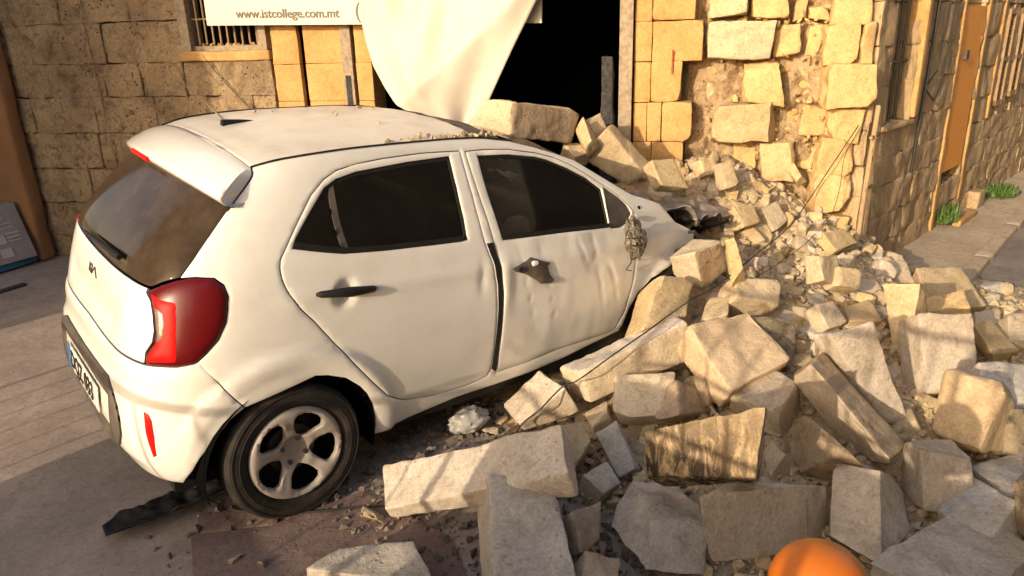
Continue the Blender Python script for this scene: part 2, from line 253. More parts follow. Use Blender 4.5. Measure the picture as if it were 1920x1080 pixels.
STONES = {"b1":[[[0.525,-1.743,0.428],[0.568,-1.747,0.318],[0.654,-1.577,0.487],[0.704,-1.594,0.359],[0.226,-1.059,0.07],[0.262,-1.04,-0.0],[0.336,-0.877,0.129],[0.391,-0.887,0.03]],"long pale sawn slab lying flat on the gravel below the rear door"],"b2":[[[0.092,-1.922,0.228],[0.143,-1.765,0.046],[0.411,-1.485,0.334],[0.46,-1.352,0.093],[0.285,-2.088,0.224],[0.33,-1.934,0.022],[0.577,-1.632,0.321],[0.639,-1.498,0.108]],"big rough block at the bottom edge leaning on the end of the long slab"],"b3":[[[-0.188,-1.223,0.11],[-0.188,-1.223,-0.02],[-0.051,-1.204,0.11],[-0.051,-1.204,-0.02],[0.091,-1.574,0.11],[0.091,-1.574,-0.02],[0.156,-1.343,0.11],[0.156,-1.343,-0.02]],"flat broken slab in the bottom left of the rubble, near end cut off"],"b4":[[[1.017,-0.934,0.093],[1.08,-0.901,0.023],[1.1,-0.71,0.077],[1.164,-0.691,-0.022],[1.2,-1.044,0.251],[1.283,-1.066,0.097],[1.257,-0.801,0.233],[1.347,-0.815,0.109]],"wedge shaped block with pencil thin shadows beside the front door sill"],"b5":[[[1.299,-1.071,0.313],[1.343,-1.092,0.151],[1.333,-0.894,0.266],[1.394,-0.925,0.109],[1.829,-1.239,0.459],[1.877,-1.271,0.277],[1.912,-1.089,0.439],[1.941,-1.106,0.257]],"long tapering block with orange broken side lying below the front wheel arch"],"b6":[[[1.373,-0.878,0.148],[1.471,-0.901,-0.029],[1.481,-0.729,0.156],[1.542,-0.72,-0.017],[1.624,-0.953,0.138],[1.659,-0.92,-0.028],[1.705,-0.776,0.158],[1.768,-0.77,-0.017]],"block half hidden under the long tapering block"],"b7":[[[1.277,-1.29,0.17],[1.437,-1.215,0.031],[1.403,-1.175,0.295],[1.53,-1.071,0.159],[1.48,-1.483,0.183],[1.55,-1.335,0.037],[1.601,-1.362,0.309],[1.705,-1.24,0.17]],"squarish yellow block with a carved groove tilted towards the camera"],"b8":[[[0.897,-1.805,0.285],[1.088,-1.716,0.104],[0.867,-1.815,0.474],[1.053,-1.705,0.335],[0.931,-2.231,0.468],[1.095,-2.108,0.317],[0.921,-2.23,0.722],[1.087,-2.118,0.55]],"large weathered block streaked black and orange on its face"],"b9":[[[0.829,-1.899,0.16],[0.687,-1.972,0.085],[1.032,-1.618,0.102],[0.848,-1.654,0.03],[1.023,-1.98,0.138],[0.882,-2.073,0.019],[1.201,-1.693,0.048],[1.052,-1.763,-0.036]],"grey block with three clean faces in front of the black streaked block"],"b10":[[[1.234,-2.215,0.286],[1.242,-2.256,0.038],[1.423,-2.207,0.191],[1.441,-2.235,-0.009],[0.766,-2.129,0.413],[0.787,-2.174,0.18],[0.964,-2.107,0.369],[0.978,-2.15,0.126]],"wide buff block in the foreground left of the orange dome"],"b11":[[[1.55,-2.345,0.271],[1.328,-2.481,0.054],[1.773,-2.336,0.118],[1.612,-2.452,0.057],[1.542,-2.18,0.223],[1.333,-2.293,0.081],[1.774,-2.149,0.134],[1.582,-2.274,-0.002]],"upright block with a chipped right edge behind the orange dome"],"b12":[[[1.775,-2.394,0.289],[1.729,-2.455,0.072],[1.933,-2.275,0.212],[1.877,-2.319,0.012],[1.945,-2.516,0.231],[1.899,-2.568,0.031],[2.105,-2.379,0.196],[2.053,-2.437,-0.026]],"short stump of stone with a pitted face right of the diagonal slab"],"b13":[[[1.585,-2.703,0.159],[1.596,-2.747,0.049],[1.741,-2.492,0.093],[1.752,-2.535,-0.015],[1.858,-2.705,0.184],[1.872,-2.75,0.076],[2.018,-2.495,0.123],[2.028,-2.539,0.012]],"flat pale stone with a pointed top behind the big foreground slab"],"b14":[[[1.114,-2.818,0.217],[1.151,-2.826,0.042],[1.122,-2.53,0.216],[1.177,-2.528,0.098],[1.687,-2.814,0.131],[1.749,-2.833,-0.022],[1.761,-2.569,0.154],[1.781,-2.552,0.004]],"very large pale slab filling the bottom right corner"],"b15":[[[1.934,-2.665,0.146],[1.925,-2.682,0.058],[2.115,-2.469,0.112],[2.121,-2.505,0.008],[2.198,-2.721,0.176],[2.206,-2.758,0.072],[2.413,-2.567,0.108],[2.401,-2.581,0.022]],"flat grey slab at the right edge under the orange lit boulder"],"b16":[[[1.814,-2.694,0.281],[1.789,-2.737,0.093],[2.05,-2.671,0.207],[2.02,-2.712,0.012],[1.654,-2.819,0.396],[1.626,-2.864,0.198],[1.887,-2.795,0.32],[1.858,-2.838,0.122]],"dark reddish stone cut off by the right edge of the frame"],"b17":[[[2.101,-2.482,0.172],[2.423,-2.509,0.067],[2.25,-2.498,0.437],[2.501,-2.476,0.31],[2.219,-2.266,0.143],[2.496,-2.263,0.021],[2.322,-2.248,0.398],[2.609,-2.252,0.278]],"rounded orange boulder striped by railing shadows"],"b18":[[[2.379,-2.452,0.243],[2.402,-2.353,0.078],[2.579,-2.295,0.36],[2.598,-2.195,0.187],[2.635,-2.582,0.213],[2.655,-2.484,0.038],[2.828,-2.426,0.311],[2.851,-2.326,0.147]],"grey flat stone behind the boulder striped by railing shadows"],"b19":[[[2.595,-2.099,0.137],[2.696,-1.956,0.043],[2.696,-1.972,0.467],[2.801,-1.839,0.362],[2.804,-2.241,0.154],[2.909,-2.108,0.045],[2.914,-2.135,0.456],[3.014,-1.991,0.364]],"upright rectangular block with a curved shadow across its face"],"b20":[[[2.783,-1.915,0.14],[3.003,-1.867,0.134],[2.82,-1.913,0.588],[2.989,-1.9,0.409],[2.868,-1.798,0.221],[3.024,-1.743,0.113],[2.782,-1.749,0.548],[3.006,-1.738,0.468]],"narrow wedge of stone standing on its point by the upright rectangular block"],"b21":[[[2.181,-2.085,0.135],[2.215,-1.962,0.039],[1.912,-1.927,0.575],[1.98,-1.817,0.513],[2.293,-2.151,0.098],[2.367,-2.044,0.039],[2.091,-2.018,0.605],[2.131,-1.899,0.513]],"tall smooth slab sloping down between the diagonal slab and the narrow wedge"],"b22":[[[1.779,-2.299,0.187],[1.928,-2.094,0.054],[1.973,-2.264,0.179],[2.13,-2.08,0.016],[1.8,-1.914,0.475],[1.971,-1.752,0.288],[1.981,-1.875,0.453],[2.153,-1.705,0.284]],"long diagonal slab with a sharp ridge down its length"],"b23":[[[1.717,-1.831,0.247],[1.778,-1.82,0.079],[1.965,-1.768,0.275],[2.029,-1.776,0.072],[1.729,-1.576,0.237],[1.798,-1.552,0.114],[2.017,-1.528,0.307],[2.062,-1.512,0.121]],"angular block with a half shaded top in the middle of the pile"],"b24":[[[1.677,-1.622,0.288],[1.726,-1.526,0.154],[1.742,-1.326,0.491],[1.787,-1.241,0.325],[2.052,-1.672,0.343],[2.097,-1.587,0.176],[2.109,-1.399,0.478],[2.158,-1.301,0.347]],"large bright orange slab tilted up in the centre of the pile"],"b25":[[[2.231,-0.983,0.682],[2.326,-0.981,0.434],[2.463,-1.007,0.706],[2.561,-0.982,0.518],[2.227,-0.802,0.612],[2.336,-0.764,0.471],[2.466,-0.805,0.697],[2.566,-0.785,0.5]],"block with one bright and one brown face resting against the front wing"],"b26":[[[1.69,-1.099,0.429],[1.728,-0.953,0.317],[1.972,-0.963,0.605],[1.985,-0.813,0.458],[1.963,-1.144,0.441],[1.979,-0.999,0.287],[2.196,-1.004,0.536],[2.237,-0.859,0.428]],"upright block standing in front of the front wheel"],"b27":[[[2.224,-1.27,0.505],[2.266,-1.131,0.366],[2.312,-1.179,0.571],[2.374,-1.049,0.449],[2.426,-1.382,0.433],[2.49,-1.256,0.303],[2.552,-1.313,0.522],[2.597,-1.174,0.386]],"smooth slab propped over a dark gap right of the front wing"],"b28":[[[2.037,-1.538,0.365],[2.057,-1.367,0.241],[2.108,-1.406,0.469],[2.176,-1.26,0.38],[2.211,-1.601,0.218],[2.28,-1.457,0.125],[2.379,-1.52,0.386],[2.4,-1.349,0.264]],"dark mottled stone wedged behind the bright orange slab"],"b29":[[[2.574,-1.588,0.197],[2.71,-1.61,0.152],[2.588,-1.448,0.393],[2.726,-1.479,0.331],[2.643,-1.443,0.209],[2.773,-1.475,0.13],[2.656,-1.324,0.354],[2.789,-1.344,0.309]],"thin splintered wedge left of the tall smooth slab"],"b30":[[[2.506,-1.622,0.351],[2.541,-1.556,0.285],[2.539,-1.535,0.447],[2.563,-1.463,0.38],[2.65,-1.649,0.354],[2.679,-1.581,0.283],[2.664,-1.553,0.437],[2.702,-1.488,0.378]],"small leaning block at the top of the tall smooth slab"],"b31":[[[2.708,-1.635,0.34],[2.749,-1.598,0.226],[2.843,-1.535,0.358],[2.872,-1.476,0.27],[2.906,-1.72,0.315],[2.944,-1.671,0.221],[3.021,-1.585,0.373],[3.067,-1.549,0.264]],"flat stone left of the narrow wedge"],"b32":[[[3.638,-1.316,0.211],[3.661,-1.262,0.112],[3.783,-1.161,0.324],[3.808,-1.112,0.215],[3.922,-1.457,0.22],[3.951,-1.413,0.108],[4.076,-1.32,0.309],[4.098,-1.263,0.211]],"pale broad slab lying at the top right of the pile"],"b33":[[[3.14,-1.455,0.289],[3.176,-1.414,0.189],[3.226,-1.354,0.362],[3.257,-1.314,0.25],[3.304,-1.533,0.327],[3.341,-1.5,0.211],[3.387,-1.442,0.371],[3.422,-1.4,0.272]],"squat stone below the pale broad slab"],"b34":[[[3.733,-1.672,0.116],[3.85,-1.644,0.034],[3.877,-1.483,0.334],[3.957,-1.435,0.224],[4.123,-1.828,0.112],[4.208,-1.783,0.006],[4.218,-1.616,0.291],[4.323,-1.58,0.201]],"moulded lintel stone lying flat beside the pavement"],"b35":[[[3.472,-1.727,0.222],[3.51,-1.745,0.124],[3.608,-1.664,0.247],[3.636,-1.669,0.16],[3.571,-1.911,0.268],[3.602,-1.919,0.181],[3.687,-1.822,0.315],[3.727,-1.842,0.217]],"small chipped stone lying on the moulded lintel"],"b36":[[[3.238,-2.161,0.156],[3.338,-2.148,0.055],[3.337,-2.025,0.258],[3.401,-1.985,0.153],[3.529,-2.204,0.102],[3.599,-2.168,-0.001],[3.577,-2.023,0.213],[3.669,-2.007,0.103]],"grey block with a dark side right of the upright rectangular block"],"b37":[[[3.702,-1.928,0.115],[3.706,-1.884,0.001],[3.867,-1.854,0.141],[3.875,-1.808,0.039],[3.867,-2.0,0.096],[3.884,-1.965,-0.015],[4.049,-1.932,0.138],[4.052,-1.888,0.024]],"stone at the end of the moulded lintel"],"b38":[[[3.569,-2.136,0.136],[3.6,-2.061,0.008],[3.76,-2.056,0.215],[3.786,-1.968,0.105],[3.766,-2.256,0.102],[3.795,-2.175,-0.015],[3.951,-2.157,0.212],[3.981,-2.082,0.082]],"yellow stone at the right edge beside the road"],"b39":[[[1.074,-1.503,0.053],[1.161,-1.442,-0.034],[1.119,-1.325,0.166],[1.209,-1.265,0.082],[1.123,-1.547,0.099],[1.224,-1.495,0.019],[1.187,-1.38,0.223],[1.276,-1.32,0.137]],"small upright block left of the shaded stump in the lower middle"],"b40":[[[0.876,-1.443,0.15],[0.875,-1.342,-0.003],[0.948,-1.281,0.245],[0.947,-1.197,0.051],[1.055,-1.365,0.182],[1.06,-1.289,-0.018],[1.133,-1.25,0.182],[1.132,-1.145,0.036]],"rough block behind the end of the long pale slab"],"b41":[[[0.897,-1.584,0.1],[0.902,-1.536,-0.017],[0.896,-1.467,0.122],[0.912,-1.42,0.022],[1.01,-1.57,0.084],[1.031,-1.528,-0.018],[1.036,-1.462,0.135],[1.041,-1.412,0.021]],"small pyramid shaped stone in the gap by the grey clean faced block"],"b42":[[[1.474,-1.952,0.081],[1.559,-1.971,-0.024],[1.59,-1.857,0.109],[1.647,-1.864,-0.02],[1.557,-1.973,0.175],[1.63,-1.989,0.055],[1.627,-1.861,0.157],[1.718,-1.882,0.059]],"low stone between the black streaked block and the shaded angular stone"],"b43":[[[1.592,-2.023,0.093],[1.701,-2.077,0.01],[1.76,-1.848,0.114],[1.829,-1.874,0.021],[1.546,-2.219,0.303],[1.624,-2.251,0.21],[1.647,-1.991,0.32],[1.753,-2.047,0.227]],"shaded angular stone with a pale chip below the diagonal slab"],"b44":[[[0.515,-1.836,0.155],[0.5,-1.69,0.019],[0.553,-1.764,0.269],[0.547,-1.628,0.129],[0.643,-1.798,0.133],[0.64,-1.667,-0.012],[0.704,-1.751,0.234],[0.688,-1.605,0.098]],"small upright stone between the big rough block and the grey clean faced block"],"b45":[[[0.379,-1.988,0.221],[0.319,-1.956,0.132],[0.516,-1.858,0.19],[0.451,-1.83,0.084],[0.535,-1.991,0.144],[0.474,-1.967,0.035],[0.666,-1.874,0.074],[0.606,-1.841,-0.012]],"low stone at the bottom edge left of the grey clean faced block"],"b46":[[[1.442,-1.526,0.214],[1.401,-1.422,0.165],[1.563,-1.405,0.301],[1.534,-1.327,0.215],[1.697,-1.501,0.131],[1.668,-1.428,0.035],[1.843,-1.442,0.126],[1.801,-1.333,0.085]],"dark slab in the hollow behind the black streaked block"],"b47":[[[1.677,-1.513,0.171],[1.691,-1.389,0.085],[1.714,-1.441,0.297],[1.736,-1.323,0.217],[1.85,-1.493,0.143],[1.875,-1.381,0.052],[1.905,-1.44,0.262],[1.921,-1.315,0.183]],"reddish stone in the shadow under the bright orange slab"],"b48":[[[1.246,-1.187,0.09],[1.285,-1.17,-0.018],[1.316,-1.063,0.084],[1.368,-1.057,-0.024],[1.318,-1.206,0.149],[1.383,-1.21,0.041],[1.424,-1.114,0.137],[1.466,-1.097,0.035]],"shaded stone under the squarish yellow block"],"b49":[[[2.303,-2.546,0.124],[2.395,-2.407,0.017],[2.381,-2.494,0.272],[2.471,-2.352,0.169],[2.47,-2.631,0.092],[2.561,-2.49,-0.015],[2.543,-2.573,0.244],[2.636,-2.435,0.138]],"dark stone at the right edge below the boulder striped by railing shadows"],"b50":[[[2.236,-1.219,0.56],[2.362,-1.164,0.434],[2.387,-1.055,0.733],[2.5,-1.005,0.571],[2.288,-1.247,0.647],[2.416,-1.209,0.486],[2.419,-1.098,0.75],[2.553,-1.05,0.623]],"thin upright slab behind the block resting against the front wing"],"r1":[[[1.942,0.149,1.442],[1.888,0.118,1.223],[2.492,0.139,1.341],[2.412,0.14,1.147],[1.867,0.35,1.445],[1.739,0.406,1.285],[2.388,0.375,1.37],[2.301,0.381,1.175]],"big block with a dark rough side lying across the top of the windscreen"],"r2":[[[2.738,-0.183,0.931],[2.866,-0.15,0.969],[2.742,-0.051,0.836],[2.826,-0.0,0.832],[2.568,-0.028,1.235],[2.662,0.027,1.259],[2.467,0.152,1.053],[2.611,0.177,1.104]],"long bright slab sliding down the windscreen"],"r3":[[[2.602,0.135,1.15],[2.636,0.24,1.113],[2.601,0.169,1.275],[2.622,0.284,1.235],[2.721,0.128,1.201],[2.749,0.23,1.145],[2.7,0.168,1.301],[2.734,0.275,1.266]],"small block perched at the top of the long bright slab"],"r4":[[[2.4,0.013,1.129],[2.474,0.059,1.05],[2.453,0.157,1.222],[2.531,0.207,1.159],[2.424,-0.019,1.176],[2.527,0.014,1.12],[2.497,0.125,1.304],[2.583,0.163,1.229]],"chunk between the big block and the long bright slab on the windscreen"],"r5":[[[2.863,-0.313,0.762],[2.969,-0.295,0.708],[2.891,-0.314,0.873],[3.007,-0.294,0.843],[2.85,-0.126,0.787],[2.956,-0.102,0.749],[2.886,-0.116,0.938],[2.995,-0.101,0.883]],"grey stone with a bright broken end at the foot of the windscreen"],"m1":[[[3.349,-0.784,0.555],[3.395,-0.669,0.474],[3.336,-0.678,0.69],[3.384,-0.565,0.607],[3.498,-0.779,0.595],[3.554,-0.676,0.503],[3.495,-0.691,0.708],[3.543,-0.573,0.636]],"square block standing out of the rubble below the broken wall"],"m2":[[[3.798,-0.648,0.799],[3.865,-0.625,0.739],[3.81,-0.673,0.837],[3.904,-0.671,0.783],[3.844,-0.465,0.921],[3.93,-0.458,0.862],[3.895,-0.522,0.961],[3.969,-0.504,0.906]],"brick shaped stone leaning against the broken wall"],"m3":[[[3.066,-0.6,0.575],[3.084,-0.504,0.537],[3.07,-0.568,0.689],[3.108,-0.482,0.666],[3.276,-0.62,0.565],[3.318,-0.543,0.53],[3.323,-0.619,0.69],[3.342,-0.521,0.658]],"flat stone in the rubble right of the crumpled bonnet"],"m4":[[[3.203,-0.833,0.472],[3.22,-0.748,0.424],[3.186,-0.675,0.616],[3.226,-0.624,0.532],[3.314,-0.789,0.534],[3.363,-0.749,0.441],[3.349,-0.715,0.586],[3.368,-0.625,0.549]],"tall split stone below the square block"],"m5":[[[3.702,-0.332,0.644],[3.739,-0.263,0.581],[3.73,-0.286,0.711],[3.753,-0.197,0.666],[3.849,-0.369,0.642],[3.878,-0.291,0.586],[3.85,-0.295,0.722],[3.892,-0.225,0.671]],"rounded stone on the slope below the broken wall"],"m6":[[[3.966,-0.759,0.449],[4.025,-0.766,0.397],[3.994,-0.79,0.5],[4.067,-0.802,0.46],[4.088,-0.561,0.504],[4.139,-0.563,0.448],[4.107,-0.588,0.545],[4.181,-0.599,0.511]],"slab leaning at the foot of the wall corner"],"m7":[[[3.344,-0.794,0.45],[3.379,-0.75,0.391],[3.362,-0.771,0.493],[3.374,-0.7,0.453],[3.681,-0.774,0.517],[3.706,-0.725,0.451],[3.673,-0.735,0.549],[3.701,-0.675,0.513]],"long narrow stone pointing up the slope of rubble"],"m8":[[[2.739,-1.456,0.518],[2.765,-1.348,0.464],[2.77,-1.405,0.629],[2.811,-1.296,0.606],[2.901,-1.461,0.449],[2.944,-1.358,0.417],[2.958,-1.412,0.603],[2.99,-1.305,0.559]],"stone in the middle of the upper slope with a split face"],"m9":[[[2.815,-1.495,0.485],[2.852,-1.405,0.415],[2.897,-1.45,0.556],[2.937,-1.356,0.498],[2.953,-1.556,0.445],[2.995,-1.47,0.373],[3.037,-1.511,0.52],[3.08,-1.421,0.456]],"ribbed stone beside the split faced stone on the upper slope"],"m10":[[[2.054,-1.178,0.396],[2.099,-1.152,0.311],[2.217,-1.085,0.441],[2.255,-1.053,0.355],[2.139,-1.273,0.429],[2.172,-1.241,0.334],[2.291,-1.176,0.464],[2.327,-1.142,0.378]],"narrow stone against the block in the front of the wheel arch"],"r6":[[[2.38,0.079,1.065],[2.423,0.148,0.979],[2.388,0.194,1.131],[2.425,0.266,1.039],[2.514,0.063,1.088],[2.554,0.13,0.994],[2.508,0.179,1.129],[2.556,0.249,1.054]],"small pale chunk behind the A pillar between the windscreen blocks"],"r8":[[[1.83,0.218,1.221],[1.831,0.285,1.169],[1.808,0.3,1.292],[1.817,0.364,1.247],[1.928,0.243,1.214],[1.943,0.301,1.168],[1.921,0.313,1.287],[1.929,0.379,1.247]],"dark reddish fragment at the left end of the block on the windscreen"],"r9":[[[2.493,-0.527,0.953],[2.519,-0.448,0.895],[2.509,-0.436,1.083],[2.528,-0.349,1.032],[2.689,-0.573,0.908],[2.707,-0.482,0.865],[2.685,-0.455,1.063],[2.717,-0.383,1.002]],"flat grey stone lying between the long bright slab and the wall pier"],"m11":[[[3.194,-0.329,0.878],[3.222,-0.241,0.838],[3.191,-0.28,0.98],[3.217,-0.19,0.942],[3.334,-0.347,0.889],[3.363,-0.26,0.85],[3.326,-0.294,0.99],[3.358,-0.209,0.955]],"buff block high on the rubble slope below the pier"],"m12":[[[3.143,-0.535,0.834],[3.179,-0.448,0.8],[3.145,-0.473,0.989],[3.179,-0.386,0.951],[3.235,-0.563,0.848],[3.272,-0.478,0.812],[3.233,-0.5,0.998],[3.272,-0.416,0.963]],"narrow upright stone high on the rubble slope"],"m13":[[[3.06,-0.738,0.626],[3.091,-0.638,0.567],[3.057,-0.666,0.735],[3.09,-0.566,0.678],[3.225,-0.747,0.632],[3.261,-0.651,0.572],[3.225,-0.679,0.737],[3.26,-0.579,0.683]],"pale block in the middle of the upper slope left of the square block"],"m14":[[[3.417,-1.18,0.485],[3.442,-1.125,0.434],[3.409,-1.087,0.571],[3.432,-1.035,0.509],[3.687,-1.182,0.482],[3.708,-1.122,0.432],[3.664,-1.078,0.563],[3.698,-1.033,0.507]],"long splinter of stone below the wall corner"]}
WIREPTS = [[[3.997,-0.941,1.177],[3.895,-0.841,0.915],[3.799,-0.765,0.7],[3.341,-0.887,0.6],[2.686,-1.077,0.6],[2.162,-1.183,0.56],[1.867,-1.253,0.58],[1.74,-1.213,0.52],[1.549,-1.242,0.5],[1.366,-1.196,0.42],[1.184,-1.155,0.34],[1.166,-1.069,0.28],[1.03,-1.053,0.2],[0.987,-0.97,0.1],[0.66,-1.084,0.015],[0.338,-0.998,0.015],[0.115,-0.868,0.015],[-0.057,-0.739,0.012],[-0.199,-0.592,0.012],[-0.268,-0.415,0.012],[-0.277,-0.284,0.03]],[[4.0,-0.978,1.214],[3.905,-0.92,0.993],[3.862,-0.93,0.786],[3.798,-0.928,0.614],[3.716,-0.904,0.551],[3.755,-0.921,0.555],[3.691,-0.903,0.512],[3.106,-1.102,0.55],[2.669,-1.193,0.55],[2.568,-1.145,0.5]]]
# ---------------------------------------------------------------- rounded, chipped stone blocks
def seg(L, r, n):
    t = [0, r * .35, r] + [r + (L - 2 * r) * (i + 1) / n for i in range(n - 1)] + [L - r, L - r * .35, L]
    return np.array(t)
def block(c8, r=.012, cell=.045, amp=.006, seed=0, chips=2, chipsize=.3, rough_faces=()):
    """c8: eight corners, index 4i+2j+k; returns vertices, quads"""
    c8 = np.asarray(c8, float); rg = np.random.default_rng(seed)
    L = [np.linalg.norm(c8[4:] - c8[:4], axis=1).mean(), np.linalg.norm(c8[[2, 3, 6, 7]] - c8[[0, 1, 4, 5]], axis=1).mean(), np.linalg.norm(c8[1::2] - c8[0::2], axis=1).mean()]
    r = min(r, min(L) * .3)
    T = [seg(l, r, max(2, int(l / cell))) for l in L]
    nn = [len(t) for t in T]; idx = {}; P = []; F = []
    def vid(i, j, k):
        if (i, j, k) not in idx: idx[(i, j, k)] = len(P); P.append((T[0][i], T[1][j], T[2][k]))
        return idx[(i, j, k)]
    for ax in range(3):
        a, b = [x for x in range(3) if x != ax]
        for side in (0, nn[ax] - 1):
            for i in range(nn[a] - 1):
                for j in range(nn[b] - 1):
                    q = []
                    for di, dj in ((0, 0), (1, 0), (1, 1), (0, 1)):
                        x = [0, 0, 0]; x[ax] = side; x[a] = i + di; x[b] = j + dj; q.append(vid(*x))
                    F.append(q if (side == 0) == (ax == 1) else q[::-1])
    P = np.array(P); Lv = np.array(L)
    Q = np.clip(P, r, Lv - r); D = P - Q; dl = np.linalg.norm(D, axis=1, keepdims=True); Nn = D / np.maximum(dl, 1e-9); P = Q + Nn * r
    off = rg.uniform(0, 50, 3)
    P = P + Nn * (fbm(P + off, 7, seed % 97, 3) * amp + vnoise(P + off, 38, 5) * amp * .35)[:, None]
    for ax, side, am in rough_faces:
        m = (np.abs(Nn[:, ax]) > .6) & (np.sign(Nn[:, ax]) == (1 if side else -1))
        P[m] += Nn[m] * (np.minimum(0, fbm(P[m] + off, 9, 3, 3)) * am)[:, None]
    for _ in range(chips):
        cs = rg.integers(0, 2, 3); w = rg.uniform(.25, 1, 3); w[rg.integers(0, 3)] *= rg.choice([.15, 1])
        nrm = (cs * 2 - 1) * w; nrm = nrm / np.linalg.norm(nrm); cp = cs * Lv
        dist = rg.uniform(.25, 1) * chipsize * min(L) * .5
        dd = (P - cp) @ nrm + dist; m = dd > 0
        P[m] -= nrm * (dd[m] * (1 + .0))[:, None]; P[m] += nrm * (fbm(P[m] + off, 16, 9, 2) * .004)[:, None]
    u = P / Lv; out = 0
    for i in (0, 1):
        for j in (0, 1):
            for k in (0, 1):
                w = (u[:, 0] if i else 1 - u[:, 0]) * (u[:, 1] if j else 1 - u[:, 1]) * (u[:, 2] if k else 1 - u[:, 2])
                out = out + w[:, None] * c8[4 * i + 2 * j + k]
    E = np.array([c8[4] - c8[0], c8[2] - c8[0], c8[1] - c8[0]])
    if np.linalg.det(E) < 0: F = [f[::-1] for f in F]
    return out, F
def box8(O, a, b, c):
    O, a, b, c = map(np.asarray, (O, a, b, c)); return [O + i * a + j * b + k * c for i in (0, 1) for j in (0, 1) for k in (0, 1)]
def hull_chunk(seed, n=13, k=1):
    rg = np.random.default_rng(seed); bm = bmesh.new()
    for _ in range(n):
        v = rg.normal(size=3); v /= np.linalg.norm(v); v = np.sign(v) * np.abs(v) ** .6; v *= rg.uniform(.75, 1.0) * np.array([1, .78, .6]); bm.verts.new(v)
    r = bmesh.ops.convex_hull(bm, input=bm.verts); bmesh.ops.delete(bm, geom=[g for g in r['geom_interior'] if isinstance(g, bmesh.types.BMVert)], context='VERTS')
    if k:
        bmesh.ops.bevel(bm, geom=list(bm.edges), offset=.07, segments=1, affect='EDGES', profile=.6)
        bmesh.ops.triangulate(bm, faces=[f for f in bm.faces if len(f.verts) > 4])
    bm.normal_update()
    V = np.array([v.co[:] for v in bm.verts]); bm.verts.index_update(); F = [[v.index for v in f.verts] for f in bm.faces]; bm.free()
    if k: V = V + np.random.default_rng(seed + 5).normal(size=V.shape) * .012
    return V, F

# ---------------------------------------------------------------- frames of the two walls
K = np.array([4.13, -.95, 0.]); _a = R(-52.5)
WD = np.array([math.cos(_a), math.sin(_a), 0]); WN = np.array([WD[1], -WD[0], 0])         # front wall: along / outward
SD = np.array([0.99388, 0.11044, 0]); SN = np.array([SD[1], -SD[0], 0])                      # street wall
UP = np.array([0, 0, 1.])
def wp(a, z, off=0): return K + a * WD + off * WN + z * UP
def sp(b, z, off=0): return K + b * SD + off * SN + z * UP
def add_block(mb, fr, a0, a1, z0, z1, front=0., back=-.2, g=.006, **kw):
    O = fr(a0 + g, z0 + g, back); a = fr(a1 - g, z0 + g, back) - O; b = fr(a0 + g, z0 + g, front) - O; c = fr(a0 + g, z1 - g, back) - O
    V, F = block(box8(O, a, b, c), **kw); mb.add(V, F)
def courses(mb, fr, zs, a0, a1, holes, wmin, wmax, rg, amp, r, jit, cell=.05, g=.006, chips=1, back=-.2, rf=0):
    for i in range(len(zs) - 1):
        z0, z1 = zs[i], zs[i + 1]; a = a0 - rg.uniform(0, .2)
        spans = [(a0, a1)]
        for h in holes:
            if h[2] < z1 - .05 and h[3] > z0 + .05:
                ns = []
                for s in spans:
                    if h[1] <= s[0] or h[0] >= s[1]: ns.append(s)
                    else:
                        if h[0] > s[0]: ns.append((s[0], h[0]))
                        if h[1] < s[1]: ns.append((h[1], s[1]))
                spans = ns
        for s in spans:
            a = s[0]
            while a < s[1] - .02:
                w = rg.uniform(wmin, wmax)
                if a + w > s[1] - wmin * .6: w = s[1] - a
                add_block(mb, fr, a, a + w, z0, z1, front=rg.uniform(-jit, jit), back=back, g=g, r=r, cell=cell, amp=amp, seed=int(rg.integers(1e6)), chips=chips, chipsize=.18, rough_faces=((1, 1, rf),) if rf else ())
                a += w
BLD = empty('stone_building', tuple(K)); tag(BLD, 'old yellow limestone corner building with its facade partly collapsed beside the white car', 'building')
def par(o, p):                                              # keep world placement under a parent that is only translated
    o.parent = p; o.location = Vector(o.location) - Vector(p.location) if True else o.location; return o
def bpart(mb, name, mat, **k):
    o = mb.build(name, mat, None, smooth=True, **k); o.parent = BLD; o.location = -Vector(BLD.location); return o
rg = np.random.default_rng(11)
WIN = (-5.11, -4.37, 1.745, 2.9); DOOR = (-3.53, -1.575, -.1, 2.75)
zl = [-.1, .21, .507, .81, 1.113, 1.409, 1.674, 1.987, 2.245, 2.52, 2.79, 3.07, 3.35, 3.63, 3.9, 4.2]
mb = MB(); courses(mb, wp, zl, -9.2, -4.36, [WIN], .26, .66, rg, .012, .010, .012, cell=.03, g=.0015, rf=.02, chips=2)
bpart(mb, 'rough_wall', M['oldwall'])
mb = MB(); mb2 = MB()
zm = [-.1, .25, .53, .80, 1.08, 1.36, 1.64, 1.92, 2.2, 2.5, 2.78, 3.1, 3.4, 3.8, 4.2]
courses(mb, wp, zm, -4.345, -4.12, [], .3, .5, rg, .004, .005, .004, rf=.006, g=.001)
courses(mb, wp, zm, -4.075, -3.765, [], .3, .5, rg, .003, .005, .003, g=.001)
courses(mb, wp, zm, -3.66, -3.53, [], .3, .5, rg, .003, .005, .003, g=.001)
courses(mb, wp, [2.80, 3.1, 3.4, 3.8, 4.2], -3.53, -1.1, [], .4, .7, rg, .003, .005, .003, g=.001)
courses(mb, wp, [1.868, 2.068, 2.35, 2.62, 2.9, 3.1, 3.4, 3.8, 4.2], -1.10, 0., [], .3, .5, rg, .005, .012, .02, back=-.3) if False else None
